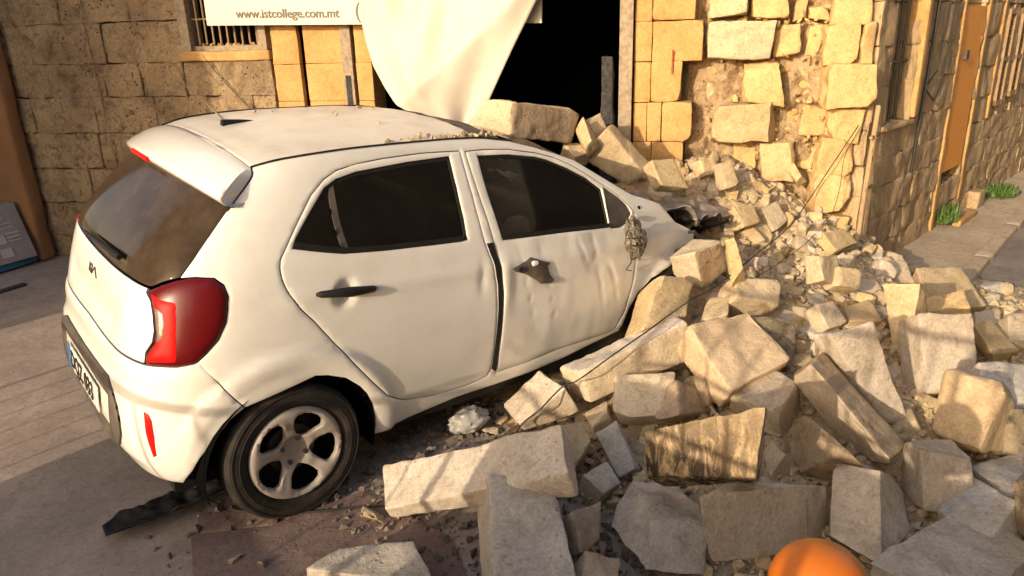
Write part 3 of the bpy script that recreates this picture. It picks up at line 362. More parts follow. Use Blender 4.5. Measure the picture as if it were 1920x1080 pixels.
# pier right of the doorway, ragged on its broken side
pc = [-.1, .25, .53, .802, 1.052, 1.327, 1.604, 1.868, 2.12, 2.4, 2.68, 2.95, 3.2, 3.5]
for i in range(len(pc) - 1):
    e = [-1.28, -1.25, -1.2, -1.215, -1.165, -1.245, -1.115, -1.17, -1.16, -1.14, -1.16, -1.12, -1.12][i]
    sp1 = [-1.45, -1.45, -1.45, -1.44, -1.475, -1.455, -1.455, -1.46, -1.46, -1.45, -1.46, -1.45, -1.45][i]
    add_block(mb, wp, -1.575, sp1, pc[i], pc[i + 1], front=.0, back=-.32, amp=.004, g=.0015, r=.006, seed=i + 50, chips=1, chipsize=.12)
    if i == 4:
        add_block(mb, wp, sp1, -1.375, pc[i], pc[i + 1], front=.004, back=-.32, amp=.004, g=.0015, r=.006, seed=i + 90, chips=1, chipsize=.2); sp1 = -1.37
    add_block(mb, wp, sp1, e, pc[i], pc[i + 1], front=rg.uniform(-.006, .01), back=-.3, amp=.006, g=.0015, r=.006, seed=i + 70, chips=3, chipsize=.3)
bpart(mb, 'smooth_wall', M['ashlar'])
# broken core of the wall
CORE = [[-1.116, 1.886, -0.832, 2.085], [-0.797, 1.861, -0.587, 2.074], [-0.526, 1.844, -0.443, 1.969], [-0.426, 1.851, -0.306, 1.949], [-0.303, 1.828, -0.063, 2.085], [-1.074, 1.605, -0.67, 1.85], [-0.66, 1.612, -0.491, 1.825], [-0.434, 1.595, -0.348, 1.819], [-0.33, 1.571, -0.111, 1.814], [-0.102, 1.578, -0.031, 1.81], [-1.086, 1.332, -0.997, 1.545], [-1.006, 1.373, -0.83, 1.585], [-0.819, 1.328, -0.577, 1.591], [-0.553, 1.344, -0.306, 1.576], [-0.32, 1.299, -0.016, 1.564], [-1.014, 1.068, -0.608, 1.294], [-0.574, 1.112, -0.425, 1.263], [-0.415, 1.069, -0.264, 1.297], [-0.263, 1.069, -0.061, 1.271], [-0.853, 0.813, -0.688, 1.053], [-0.685, 0.759, -0.451, 1.046], [-0.305, 0.82, -0.076, 1.069], [-0.333, 0.556, -0.082, 0.827], [-0.252, 0.382, -0.076, 0.556], [-0.559, 0.855, -0.313, 0.984],
        [-1.1, 2.10, -.75, 2.38], [-.74, 2.1, -.4, 2.36], [-.39, 2.1, -.05, 2.4], [-1.1, 2.4, -.6, 2.65], [-.58, 2.4, -.05, 2.65]]
OFFS = [.0, -.02, -.12, -.10, .03, .05, -.05, -.14, .03, .05, -.18, -.18, .03, -.14, .12, .05, -.15, -.13, .03, -.13, .0, .04, .06, .05, -.14, 0, 0, .02, 0, 0]
for i, (a0, z0, a1, z1) in enumerate(CORE):
    mb = MB(); f = OFFS[i]
    c = box8(wp(a0, z0, -.34), wp(a1, z0, -.34) - wp(a0, z0, -.34), wp(a0, z0, f) - wp(a0, z0, -.34), wp(a0, z1, -.34) - wp(a0, z0, -.34))
    rr = np.random.default_rng(i + 400); c = [np.array(p) + rr.normal(size=3) * .015 for p in c]
    V, F = block(c, r=.012, cell=.022, amp=.012, seed=i + 800, chips=6, chipsize=.45, rough_faces=((0, 1, .03), (0, 0, .03)))
    mb.add(V, F); bpart(mb, 'wall_stone', M['core' if i % 5 else 'yellow'], sharp=32)
mb = MB()                                                   # crumbled mortar between them
xs = np.linspace(-1.2, -.02, 66); zs = np.linspace(-.1, 3.4, 190); A, Z = np.meshgrid(xs, zs)
P0 = np.stack([A.ravel(), Z.ravel(), 0 * A.ravel()], 1)
off = -.19 + .085 * fbm(P0, 5.5, 3, 3) + .03 * np.abs(vnoise(P0, 30, 8))
V = K + P0[:, :1] * WD + P0[:, 1:2] * UP + off[:, None] * WN
nx = len(xs); F = [(j * nx + i, j * nx + i + 1, (j + 1) * nx + i + 1, (j + 1) * nx + i) for j in range(len(zs) - 1) for i in range(nx - 1)]
mb.add(V, F); bpart(mb, 'mortar', M['wallmortar'], sharp=40)
mb = MB(); rr = np.random.default_rng(77)                    # bits of rubble stuck in the mortar
for i in range(170):
    V, F = hull_chunk(i % 9, 11, 0); a = rr.uniform(-1.1, -.06); z = rr.uniform(.35, 2.2); s = rr.uniform(.012, .045)
    if rr.random() < .5: z = rr.choice([1.06, 1.32, 1.585, 1.84]) + rr.normal() * .02
    q = Matrix.Rotation(rr.uniform(0, 6.28), 3, Vector(rr.normal(size=3)).normalized()); V = V @ np.array(q) * s + wp(a, z, -.17 + rr.uniform(0, .12)); mb.add(V, F)
bpart(mb, 'mortar_lumps', M['core'], sharp=25)['kind'] = 'stuff'
bflat_later = True
# street side
rg = np.random.default_rng(23)
mb = MB(); SWIN = (.30, .80, 1.13, 2.9); SDR = (1.93, 2.52, .55, 2.9); SH = (3.36, 3.62, 1.0, 1.9); SH2 = (3.92, 4.2, 1.05, 1.95)
zs_ = [-.2, .22, .44, .68, .885, 1.13, 1.40, 1.67, 1.95, 2.23, 2.5, 2.78, 3.06, 3.4, 3.8, 4.2]
courses(mb, sp, zs_, .0, 12., [SWIN, SDR, SH, SH2], .55, 1.3, rg, .016, .006, .004, cell=.04, g=.0005, back=-.3, rf=.012, chips=0)
bpart(mb, 'street_wall', M['street'])
mb = MB()
for b0, z0, z1 in ((1.83, .0, 3.0), (2.60, .2, 3.0), (3.18, .9, 3.0)):
    V, F = block(box8(sp(b0, z0, -.05), sp(b0 + .07, z0, -.05) - sp(b0, z0, -.05), SN * .065, UP * (z1 - z0)), r=.01, cell=.08, amp=.004, seed=int(b0 * 10), chips=0); mb.add(V, F)
V, F = block(box8(sp(.805, 1.14, -.12), SD * .09, SN * .16, UP * 1.8), r=.01, cell=.08, amp=.004, seed=5, chips=0); mb.add(V, F)
bpart(mb, 'door_surround', M['ashlar'])
mb = MB(); V, F = block(box8(sp(.27, 1.09, -.1), SD * .62, SN * .13, UP * .035), r=.008, cell=.08, amp=.003, seed=5, chips=1); mb.add(V, F); bpart(mb, 'window_sill', M['street'])
def slab(fr, a0, a1, z0, z1, o0, o1):
    O = fr(a0, z0, o0); return box8(O, fr(a1, z0, o0) - O, fr(a0, z0, o1) - O, fr(a0, z1, o0) - O)
def flatbox(mb, c8): mb.add(c8, [(0, 1, 3, 2), (4, 6, 7, 5), (0, 4, 5, 1), (2, 3, 7, 6), (0, 2, 6, 4), (1, 5, 7, 3)]); return mb
def bflat(name, mat, *slabs):
    m_ = MB()
    for s_ in slabs: flatbox(m_, s_)
    o = m_.build(name, mat, None); o.parent = BLD; o.location = -Vector(BLD.location); return o
bflat('street_door', M['doorpaint'], slab(sp, 1.93, 2.52, .55, 1.92, -.06, .004))
bflat('door_knocker', M['darkmetal'], slab(sp, 2.02, 2.10, 1.50, 1.57, .004, .03))
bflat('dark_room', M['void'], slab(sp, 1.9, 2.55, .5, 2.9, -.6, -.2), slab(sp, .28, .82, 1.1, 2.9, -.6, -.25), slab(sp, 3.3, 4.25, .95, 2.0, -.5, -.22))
for i, (b0, b1) in enumerate(((3.36, 3.62), (3.92, 4.20))):
    z0 = 1.0 + .05 * i; fr_ = [slab(sp, b0, b0 + .03, z0, 1.9, -.03, .03), slab(sp, b1 - .03, b1, z0, 1.9, -.03, .03), slab(sp, b0, b1, z0, z0 + .05, -.028, .028), slab(sp, b0, b1, 1.85, 1.9, -.028, .028), slab(sp, b0, b1, 1.42, 1.46, -.028, .028)]
    o = bflat('shutter', M['shutter'], *fr_)
    m_ = MB()
    for k in range(34): flatbox(m_, [p + (SN * .012 if j in (1, 3, 5, 7) else 0) for j, p in enumerate(slab(sp, b0 + .02, b1 - .02, z0 + .05 + k * .024, z0 + .062 + k * .024, -.012, .004))])
    l = m_.build('louvres', M['shutter'], None); l.parent = o
bflat('backing_wall', M['mortar'], slab(wp, -1.58, -.05, -.1, 4.2, -.46, -.33), slab(wp, -9.2, -5.2, -.1, 4.2, -.4, -.19), slab(wp, -5.2, -3.6, -.1, 1.7, -.4, -.19), slab(wp, -4.36, -3.6, 1.7, 4.2, -.4, -.19))
# window grille, street side
m_ = MB()
for b in (.42, .55, .68): m_.tube([sp(b, 1.13, -.06), sp(b, 2.9, -.06)], .010, 8)
for z in (1.55, 2.05): m_.tube([sp(.30, z, -.06), sp(.80, z, -.06)], .009, 8)
o = m_.build('window_grille', M['darkmetal'], None, smooth=True); o.parent = BLD; o.location = -Vector(BLD.location)
# pipes at the corner
m_ = MB(); m_.tube([sp(-.02, 1.30, .05), sp(-.07, .95, .055), sp(-.12, .55, .06), sp(-.14, .2, .06)], .017, 12)
m_.tube([sp(.10, 1.15, .03), sp(.06, .2, .035)], .013, 10)
for z in (.75, 1.1): m_.tube([sp(-.12, z, .06), sp(.10, z, .04)], .012, 6)
o = m_.build('drain_pipe', M['street'], None, smooth=True); tag(o, 'thin weathered drain pipes down the corner of the broken wall', 'drain pipe'); 
m_ = MB(); m_.tube([sp(1.12, 2.9, .02), sp(1.08, 1.9, .02), sp(1.05, 1.45, .02), sp(.99, .70, .02)], .011, 6)
m_.tube([sp(1.35, 2.8, .02), sp(1.34, 1.8, .03), sp(1.25, 1.45, .03), sp(1.08, 1.36, .02)], .006, 6)
m_.tube([sp(1.48, 2.8, .02), sp(1.47, 1.7, .03), sp(1.40, 1.33, .03), sp(1.28, 1.22, .03), sp(1.07, 1.32, .02)], .006, 6)
o = m_.build('wall_cables', M['wire'], None, smooth=True); tag(o, 'dark cables looping down the street wall between window and orange door', 'cables')
# barred window of the facade
fr_ = [slab(wp, -5.11, -5.03, 1.75, 2.9, -.16, .02), slab(wp, -4.44, -4.375, 1.75, 2.9, -.16, .015), slab(wp, -5.03, -4.44, 1.75, 1.79, -.15, -.02)]
o = bflat('window_frame', M['wood'], *fr_)
m_ = MB()
for k in range(9):
    a = -4.985 + k * .063; m_.tube([wp(a, 1.80, -.045), wp(a, 2.9, -.045)], .0085, 8)
m_.tube([wp(-5.04, 1.99, -.045), wp(-4.43, 1.99, -.045)], .007, 8)
m_.build('window_bars', M['shutter'], o, smooth=True)
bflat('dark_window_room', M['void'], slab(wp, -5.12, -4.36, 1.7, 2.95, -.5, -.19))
m_ = MB()
for k in range(8):
    V, F = hull_chunk(k, 12, 0); m_.add(V * .03 + wp(-4.95 + k * .07, 1.795, -.05), F)
m_.build('broken_sill', M['ashlar'], o, smooth=True, sharp=25)
m_ = MB(); V, F = block(slab(wp, -5.14, -4.36, 1.675, 1.752, -.15, .025), r=.015, cell=.05, amp=.008, seed=4, chips=3, chipsize=.5); m_.add(V, F); bpart(m_, 'facade_sill', M['ashlar'])
# doorway: dark room behind, posts
m_ = MB()
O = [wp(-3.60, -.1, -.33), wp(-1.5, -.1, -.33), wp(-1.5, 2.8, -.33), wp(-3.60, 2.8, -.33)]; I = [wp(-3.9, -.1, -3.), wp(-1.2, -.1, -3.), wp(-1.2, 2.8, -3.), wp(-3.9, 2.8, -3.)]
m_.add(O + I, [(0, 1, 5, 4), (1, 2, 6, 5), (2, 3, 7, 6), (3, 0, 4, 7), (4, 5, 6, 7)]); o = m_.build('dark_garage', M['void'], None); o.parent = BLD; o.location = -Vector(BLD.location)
bflat('wooden_post', M['wood'], slab(wp, -1.675, -1.585, -.1, 2.75, -.10, .045))
bflat('wooden_strip', M['wood'], slab(wp, -3.755, -3.675, -.1, 2.75, -.05, .03))
bflat('strip_groove', M['char'], slab(wp, -3.74, -3.695, .9, 1.55, .0, .033))
bflat('dark_joint', M['void'], slab(wp, -4.12, -4.075, -.1, 4.1, -.12, -.05))
m_ = MB(); V, F = block(box8(wp(-1.80, .7, -.02), WD * .085, WN * .07, UP * .95), r=.012, cell=.04, amp=.012, seed=31, chips=4, chipsize=.6); m_.add(V, F)
o = m_.build('charred_post', M['char'], None, smooth=True); tag(o, 'short charred post standing against the doorway just left of the wooden door post', 'post')
bflat('paint_mark', M['redpaint'], slab(wp, -1.318, -1.308, 1.52, 1.68, .010, .016))
# sign board across facade
SGN = empty('sign_board', tuple(wp(-3.5, 1.9, .12))); tag(SGN, 'long cream sign board with a web address across the top of the facade', 'sign')
c = [wp(-4.783, 1.938, .10), wp(-4.783, 1.938, .13), wp(-4.76, 3.2, .10), wp(-4.76, 3.2, .13), wp(-2.203, 1.879, .10), wp(-2.203, 1.879, .13), wp(-2.18, 3.15, .10), wp(-2.18, 3.15, .13)]
c = [c[0], c[2], c[1], c[3], c[4], c[6], c[5], c[7]]
m_ = flatbox(MB(), c); o = m_.build('board', M['board'], None); o.parent = SGN; o.location = -Vector(SGN.location)
def text(body, size, origin, xdir, ydir, mat, name, parent, extr=.002, sx=1.0, align='LEFT', bold=0.):
    cu = bpy.data.curves.new(name, 'FONT'); cu.body = body; cu.size = size; cu.extrude = extr; cu.align_x = align; cu.offset = bold; cu.resolution_u = 4
    o = bpy.data.objects.new(name, cu); COL.objects.link(o); bpy.context.view_layer.update()
    me = bpy.data.meshes.new_from_object(o.evaluated_get(bpy.context.evaluated_depsgraph_get())); bpy.data.objects.remove(o)
    x = Vector(xdir).normalized(); y = Vector(ydir); y = (y - x * y.dot(x)).normalized(); z = x.cross(y)
    Mx = Matrix(((x.x * sx, y.x, z.x, origin[0]), (x.y * sx, y.y, z.y, origin[1]), (x.z * sx, y.z, z.z, origin[2]), (0, 0, 0, 1)))
    me.transform(Mx); me.materials.clear(); me.materials.append(mat)
    o = bpy.data.objects.new(name, me); COL.objects.link(o)
    if parent: o.parent = parent; o.location = -Vector(parent.location)
    return o
t = text('www.istcollege.com.mt', .0865, wp(-4.527, 1.985, .133), wp(-3.65, 1.962, .133) - wp(-4.527, 1.985, .133), UP, M['ink'], 'lettering', SGN, sx=1.02, bold=.0016)
w_ = max(v.co.x for v in t.data.vertices) - min(v.co.x for v in t.data.vertices)
t2 = text('(', .15, wp(-3.575, 1.955, .133), WD, UP, M['ink'], 'lettering', SGN)
m_ = MB()
for a_, z_ in ((-4.72, 1.963), (-4.09, 1.955), (-2.30, 1.915)): V, F = hull_chunk(2, 10, 0); m_.add(V * .006 + wp(a_, z_, .131), F)
o = m_.build('screws', M['ink'], None); o.parent = SGN; o.location = -Vector(SGN.location)
# loose banner hanging in front
lz = [3.2, 2.6, 2.068, 1.9, 1.804, 1.622, 1.473, 1.353, 1.27, 1.16, 1.05]; la = [-3.46, -3.49, -3.505, -3.51, -3.49, -3.435, -3.35, -3.262, -3.12, -2.95, -2.84]
rz = [3.2, 2.022, 1.741, 1.337, 1.20, 1.05]; ra = [-1.53, -2.214, -2.378, -2.601, -2.72, -2.82]
zz = np.linspace(3.2, 1.06, 90); uu = np.linspace(0, 1, 60); V = []
for z in zz:
    l = np.interp(-z, [-q for q in lz], la); r_ = np.interp(-z, [-q for q in rz], ra)
    for u in uu:
        a = l + (r_ - l) * u
        f0 = np.array([-3.25, 1.33]); f1 = np.array([-2.36, 2.02]); fd = (f1 - f0) / np.linalg.norm(f1 - f0); dd = (a - f0[0]) * fd[1] - (z - f0[1]) * fd[0]
        o_ = .30 - .24 * abs(dd) + .012 * math.sin(9 * u + 3 * z) + .03 * math.exp(-(u / .10) ** 2) + .02 * math.sin(26 * u + 2 * z) * max(0, z - 1.5) - .05 * abs(math.sin(3.1 * (u - .25) + 1.1 * (z - 1.6))) + .010 * math.sin(17 * u - 6 * z)
        V.append(wp(a, z, o_))
nu = len(uu); F = [(j * nu + i, j * nu + i + 1, (j + 1) * nu + i + 1, (j + 1) * nu + i) for j in range(len(zz) - 1) for i in range(nu - 1)]
o = mesh_obj('hanging_banner', V, F, M['banner'], loc=tuple(wp(-3., 1.06, .2))); tag(o, 'large cream vinyl banner hanging loose and folded over the doorway', 'banner')
mo = o.modifiers.new('thick', 'SOLIDIFY'); mo.thickness = .003

# ---------------------------------------------------------------- ground, pavement, road
def sheet(name, pts, z, mat, n=1, kind='structure'):
    V = [(x, y, z) for x, y in pts]; o = mesh_obj(name, V, [list(range(len(V)))], mat, smooth=False); tag(o, kind=kind); return o
g = MB(); xs = np.concatenate([[-60, -20, -8], np.linspace(-4, 9, 200), [14, 30, 60]]); ys = np.concatenate([[-60, -20, -8], np.linspace(-5, 7, 180), [14, 30, 60]])
X, Y = np.meshgrid(xs, ys); P0 = np.stack([X.ravel(), Y.ravel(), 0 * X.ravel()], 1)
Zg = .006 * fbm(P0, 1.7, 2, 3) + .002 * vnoise(P0, 14, 3); near = (np.abs(P0[:, 0] - 2) < 7) & (np.abs(P0[:, 1]) < 7); Zg = np.where(near, Zg, -.0)
V = P0.copy(); V[:, 2] = Zg - .004; nx = len(xs)
F = [(j * nx + i, j * nx + i + 1, (j + 1) * nx + i + 1, (j + 1) * nx + i) for j in range(len(ys) - 1) for i in range(nx - 1)]
o = mesh_obj('ground', V, F, M['concrete']); tag(o, kind='structure')
kb0 = np.array([4.2, -1.50]); kb1 = np.array([14., .02])       # kerb line
def kerbpt(t, w=0, z=0):
    p = kb0 + (kb1 - kb0) * t; nn_ = np.array([(kb1 - kb0)[1], -(kb1 - kb0)[0]]); nn_ = nn_ / np.linalg.norm(nn_); p = p + nn_ * w; return (p[0], p[1], z)
V = [sp(.0, .05, -.05), sp(12, .05, -.05), kerbpt(1, 0, .05), kerbpt(0, 0, .05)]
V2 = [tuple(v) for v in V] + [(v[0], v[1], -.1) for v in V]
o = mesh_obj('pavement', V2, [(3, 2, 1, 0), (4, 5, 6, 7), (0, 1, 5, 4), (1, 2, 6, 5), (2, 3, 7, 6), (3, 0, 4, 7)], M['paving'], smooth=False); tag(o, kind='structure')
mb = MB()
for k in range(8):
    t0, t1 = k / 8 + .0002, (k + 1) / 8 - .0002
    c = [kerbpt(t0, 0, -.06), kerbpt(t0, 0, .062), kerbpt(t0, .11, -.06), kerbpt(t0, .11, .058), kerbpt(t1, 0, -.06), kerbpt(t1, 0, .062), kerbpt(t1, .11, -.06), kerbpt(t1, .11, .058)]
    V, F = block(c, r=.010, cell=.12, amp=.004, seed=k, chips=0); mb.add(V, F)
o = mb.build('kerb', M['paving'], None, smooth=True); tag(o, kind='structure')
rd = [(1.9, -2.4), (2.8, -1.7), (4.0, -1.4), (14, .1), (30, 1), (30, -30), (1.2, -30), (1.2, -3.2)]
V = [(x, y, .010) for x, y in rd]; o = mesh_obj('road', V, [list(range(len(V)))[::-1]], M['asphalt'], smooth=False); tag(o, kind='structure')
mb = MB(); V, F = block(box8((-.385, -.60, -.03), (.27, -.17, 0), (.06, .12, 0), (0, 0, .036)), r=.004, cell=.05, amp=.001, seed=1, chips=0); mb.add(V, F)
o = mb.build('drain_cover', M['reddirt'], None, smooth=True); tag(o, 'dark reddish drain cover set in the ground beside the rear wheel', 'drain cover')
sheet('red_patch', [(-.40, -.61), (-.15, -.76), (.25, -.80), (.35, -1.3), (.0, -2.2), (-.75, -2.2), (-.50, -.95)], .006, M['reddirt'])
# far street continues; the opposite building, the low wall and the barriers behind the camera cast the long shadows
OB = empty('opposite_building', (-9, 4.4, 0)); tag(OB, 'plastered building across the street behind the camera', 'building')
m_ = MB(); m_.box(-12, -5, 1.72, 9, 0, 7.5); o = m_.build('wall', M['facing'], OB); o.location = -Vector(OB.location)
m_ = MB()
for y_ in (3.4, 5.2, 7.0): m_.box(-5.0, -4.97, y_, y_ + .9, 2.8, 4.3)
o = m_.build('windows', M['void'], OB); o.location = -Vector(OB.location)
OB2 = empty('side_building', (-9, -9, 0)); tag(OB2, 'long plastered building behind the camera on the right hand side of the street', 'building')
m_ = MB(); m_.box(-7, 14, -12, -9, 0, 8.5); o = m_.build('wall', M['facing'], OB2); o.location = -Vector(OB2.location)
OB3 = empty('far_building', (24, -4, 0)); tag(OB3, 'plain plastered building closing the far end of the street beyond the frame', 'building')
m_ = MB(); m_.box(22, 30, -12, 3, 0, 8); o = m_.build('wall', M['facing'], OB3); o.location = -Vector(OB3.location)
m_ = MB()
for y_ in (-10, -7, -4, -1): m_.box(21.97, 22.0, y_, y_ + 1.1, 3.2, 5.0); m_.box(21.97, 22.0, y_, y_ + 1.1, .6, 2.4)
o = m_.build('windows', M['void'], OB3); o.location = -Vector(OB3.location)
WL = empty('low_wall', (-1.6, -4.5, 0)); tag(WL, 'low masonry wall with a steel railing on top behind the camera', 'wall')
m_ = MB(); m_.box(-1.75, -1.5, -8, -1.80, -.05, 1.12); o = m_.build('wall', M['facing'], WL); o.location = -Vector(WL.location)
m_ = MB(); m_.tube([(-1.6, -8, 1.60), (-1.6, -1.80, 1.60)], .021); m_.tube([(-1.6, -8, 1.20), (-1.6, -1.80, 1.20)], .014)
for k in range(46): y_ = -1.82 - k * .16; m_.tube([(-1.6, y_, 1.1), (-1.6, y_, 1.60)], .0085 if k % 8 else .018)
o = m_.build('railing', M['galv'], WL, smooth=True); o.location = -Vector(WL.location)
def barrier(y0, y1, x, label):
    B_ = empty('crowd_barrier', (x, (y0 + y1) / 2, 0)); tag(B_, label, 'barrier')
    rc = .14; pts = [(x, y0, .12)] + [(x, y0 + rc - rc * math.cos(t), 1.11 - rc + rc * math.sin(t)) for t in np.linspace(0, math.pi / 2, 6)] + [(x, y1 - rc + rc * math.sin(t), 1.11 - rc + rc * math.cos(t)) for t in np.linspace(0, math.pi / 2, 6)] + [(x, y1, .12)]
    m_ = MB(); m_.tube(pts, .019, 10); m_.tube([(x, y0, .22), (x, y1, .22)], .017, 8); o = m_.build('frame', M['galv'], B_, smooth=True); o.location = -Vector(B_.location)
    m_ = MB(); n_ = int((y1 - y0) / .19)
    for k in range(1, n_): m_.tube([(x, y0 + k * (y1 - y0) / n_, .22), (x, y0 + k * (y1 - y0) / n_, 1.11)], .0062, 6)
    o = m_.build('bars', M['galv'], B_, smooth=True); o.location = -Vector(B_.location)
    m_ = MB()
    for y_ in (y0 + .2, y1 - .2): m_.box(x - .3, x + .3, y_ - .02, y_ + .02, 0, .03); m_.box(x - .015, x + .015, y_ - .015, y_ + .015, .03, .22)
    o = m_.build('feet', M['galv'], B_); o.location = -Vector(B_.location)
CBK = empty('concrete_base', (-2.4, -.87, 0)); tag(CBK, 'long low concrete block behind the camera at the foot of the crowd barrier', 'concrete block')
m_ = MB(); m_.box(-2.52, -2.30, -1.79, .05, 0, .60); o = m_.build('block', M['facing'], CBK); o.location = -Vector(CBK.location)
barrier(-1.72, 1.22, -2.2, 'steel crowd barrier standing behind the camera beside the low wall')
# ---------------------------------------------------------------- the car: analytic body surface W(s, z), s = distance round the body from the tail
ZS = [.15, .22, .30, .41, .5, .62, .75, .9, 1.0, 1.1, 1.2, 1.3, 1.42, 1.47, 1.52]
XR = [-.44, -.49, -.53, -.55, -.548, -.535, -.51, -.475, -.445, -.385, -.30, -.205, -.09, -.04, .01]
WW = [.70, .735, .755, .765, .775, .78, .775, .755, .735, .705, .665, .625, .575, .545, .505]
XC = 1.2
def herm(z, Y):
    z = np.asarray(z, float); X = np.array(ZS); Y = np.array(Y); i = np.clip(np.searchsorted(X, z) - 1, 0, len(X) - 2)
    m = np.gradient(Y, X); h = X[i + 1] - X[i]; t = np.clip((z - X[i]) / h, 0, 1)
    return (2 * t**3 - 3 * t**2 + 1) * Y[i] + (t**3 - 2 * t**2 + t) * h * m[i] + (-2 * t**3 + 3 * t**2) * Y[i + 1] + (t**3 - t**2) * h * m[i + 1]
_t = np.linspace(0, np.pi / 2, 2000); _A = np.cos(_t) ** .2; _B = np.sin(_t) ** .4; _A[-1] = 0
_S = np.concatenate([[0], np.cumsum(np.hypot(np.diff(1.75 * _A), np.diff(.78 * _B)))]); ST = _S[-1]
_zd = np.arange(.05, 1.62, .004); _kk = np.exp(-.5 * (np.arange(-24, 25) * .004 / .028) ** 2); _kk /= _kk.sum(); _h0 = herm
_TAB = {id(Y): np.convolve(np.pad(_h0(_zd, Y), 24, mode='edge'), _kk, mode='valid') for Y in (XR, WW)}
def herm(z, Y): return np.interp(z, _zd, _TAB[id(Y)])
def Wb(s, z):
    s = np.asarray(s, float); z = np.asarray(z, float); A = np.interp(np.abs(s), _S, _A); B = np.interp(np.abs(s), _S, _B)
    fx = np.maximum(np.abs(s) - ST, 0); L = XC - herm(z, XR); w = herm(z, WW)
    x = np.where(np.abs(s) <= ST, XC - L * A, XC + fx)
    y = w * B - (.045 + .03 * np.clip((z - .9) / .4, 0, 1)) * np.clip((x - 1.0) / 1.4, 0, 2) ** 2
    return np.stack([x, -np.sign(s + 1e-12) * y, z], -1)
def Wn(s, z):
    e = .006; a = Wb(s + e, z) - Wb(s - e, z); b = Wb(s, z + e) - Wb(s, z - e); n = np.cross(a, b)
    n /= np.linalg.norm(n, axis=-1, keepdims=True)
    c = Wb(s, z) - np.array([1.0, 0, .6]); sg = np.sign((n * c * np.array([1, 1, .2])).sum(-1, keepdims=True)); return n * sg
def sst(x): x = np.clip(x, 0, 1); return x * x * (3 - 2 * x)
def Wd(s, z, P):
    """pressed features: wheel arch flares, shoulder crease, sill crease, tailgate hollow"""
    d = 0 * np.asarray(s, float)
    for xa in (0., 2.4):
        r = np.hypot(P[..., 0] - xa, P[..., 2] - .285); side = sst((np.abs(s) - .70) / .12)
        d = d + side * (.016 * sst((.475 - r) / .035) - .006 * sst((.40 - r) / .03))
    side = sst((np.abs(s) - 1.0) / .2)
    zc_ = .965 - .035 * np.clip(P[..., 0], 0, 2) 
    d = d + side * .006 * np.exp(-((z - zc_ + .03) / .03) ** 2)
    d = d - side * .010 * sst((.40 - z) / .04) * sst((P[..., 0] - .45) / .1) * sst((2.0 - P[..., 0]) / .1)
    d = d - (1 - side) * .008 * np.exp(-((z - .83) / .05) ** 2) * sst((.42 - np.abs(s)) / .1)
    d = d + (1 - side) * .007 * np.exp(-((z - .70) / .03) ** 2)
    return d
def poly_resample(P, h):
    out = []
    for i in range(len(P)):
        a = np.array(P[i]); b = np.array(P[(i + 1) % len(P)]); n = max(1, int(np.ceil(np.linalg.norm(b - a) / h)))
        for k in range(n): out.append(a + (b - a) * k / n)
    return np.array(out)
def area(P): x, y = P[:, 0], P[:, 1]; return .5 * np.sum(x * np.roll(y, -1) - y * np.roll(x, -1))
def inset(P, d):
    P = np.array(P)
    if area(P) < 0: P = P[::-1]
    a = P - np.roll(P, 1, 0); b = np.roll(P, -1, 0) - P
    na = np.stack([-a[:, 1], a[:, 0]], 1); na /= np.linalg.norm(na, axis=1, keepdims=True) + 1e-12
    nb = np.stack([-b[:, 1], b[:, 0]], 1); nb /= np.linalg.norm(nb, axis=1, keepdims=True) + 1e-12
    n = na + nb; n /= np.maximum(np.linalg.norm(n, axis=1, keepdims=True), .5); c = np.maximum((n * na).sum(1, keepdims=True), .5); return P + n * d / c
def inpoly(Q, P):
    x, y = Q[:, 0], Q[:, 1]; r = np.zeros(len(Q), bool)
    for i in range(len(P)):
        x0, y0 = P[i]; x1, y1 = P[(i + 1) % len(P)]
        c = ((y0 > y) != (y1 > y)) & (x < (x1 - x0) * (y - y0) / (y1 - y0 + 1e-15) + x0); r ^= c
    return r
def dpoly(Q, P):
    A = P; B = np.roll(P, -1, 0); d = np.full(len(Q), 1e9)
    for a, b in zip(A, B):
        ab = b - a; t = np.clip(((Q - a) @ ab) / (ab @ ab + 1e-15), 0, 1); d = np.minimum(d, np.linalg.norm(Q - a - t[:, None] * ab, axis=1))
    return d
def cdt(poly, holes=(), step=.035, ring=.006, h=.025):
    loops = [poly_resample(poly, h)] + [poly_resample(q, h) for q in holes]
    pts = []; edges = []; allb = np.concatenate(loops)
    for l in loops:
        n0 = len(pts); pts += list(l); edges += [(n0 + i, n0 + (i + 1) % len(l)) for i in range(len(l))]
    mn, mx = loops[0].min(0), loops[0].max(0)
    gx, gy = np.meshgrid(np.arange(mn[0], mx[0], step), np.arange(mn[1], mx[1], step)); Q = np.stack([gx.ravel() + (np.arange(gx.size) // gx.shape[1] % 2) * step * .5, gy.ravel()], 1)
    ok = inpoly(Q, loops[0])
    for l in loops[1:]: ok &= ~inpoly(Q, l)
    Q = Q[ok]; dm = np.min([dpoly(Q, l) for l in loops], axis=0) if len(Q) else np.array([]); Q = Q[dm > max(ring * 1.8, step * .35)] if len(Q) else Q
    if ring:
        rs = [inset(loops[0], ring)] + [inset(l, -ring) for l in loops[1:]]
        for r_ in rs:
            ok = inpoly(r_, loops[0])
            for l in loops[1:]: ok &= ~inpoly(r_, l)
            dm = np.min([dpoly(r_, l) for l in loops], axis=0); r_ = r_[ok & (dm > ring * .8)]; pts += list(r_)
    pts += list(Q)
    r = delaunay_2d_cdt([Vector(p) for p in pts], edges, [], 0, 1e-6)
    V = np.array([v[:] for v in r[0]]); F = np.array([list(f) for f in r[2]])
    c = V[F].mean(1); ok = inpoly(c, loops[0])
    for l in loops[1:]: ok &= ~inpoly(c, l)
    F = F[ok]; d = np.min([dpoly(V, l) for l in loops], axis=0); return V, F, d
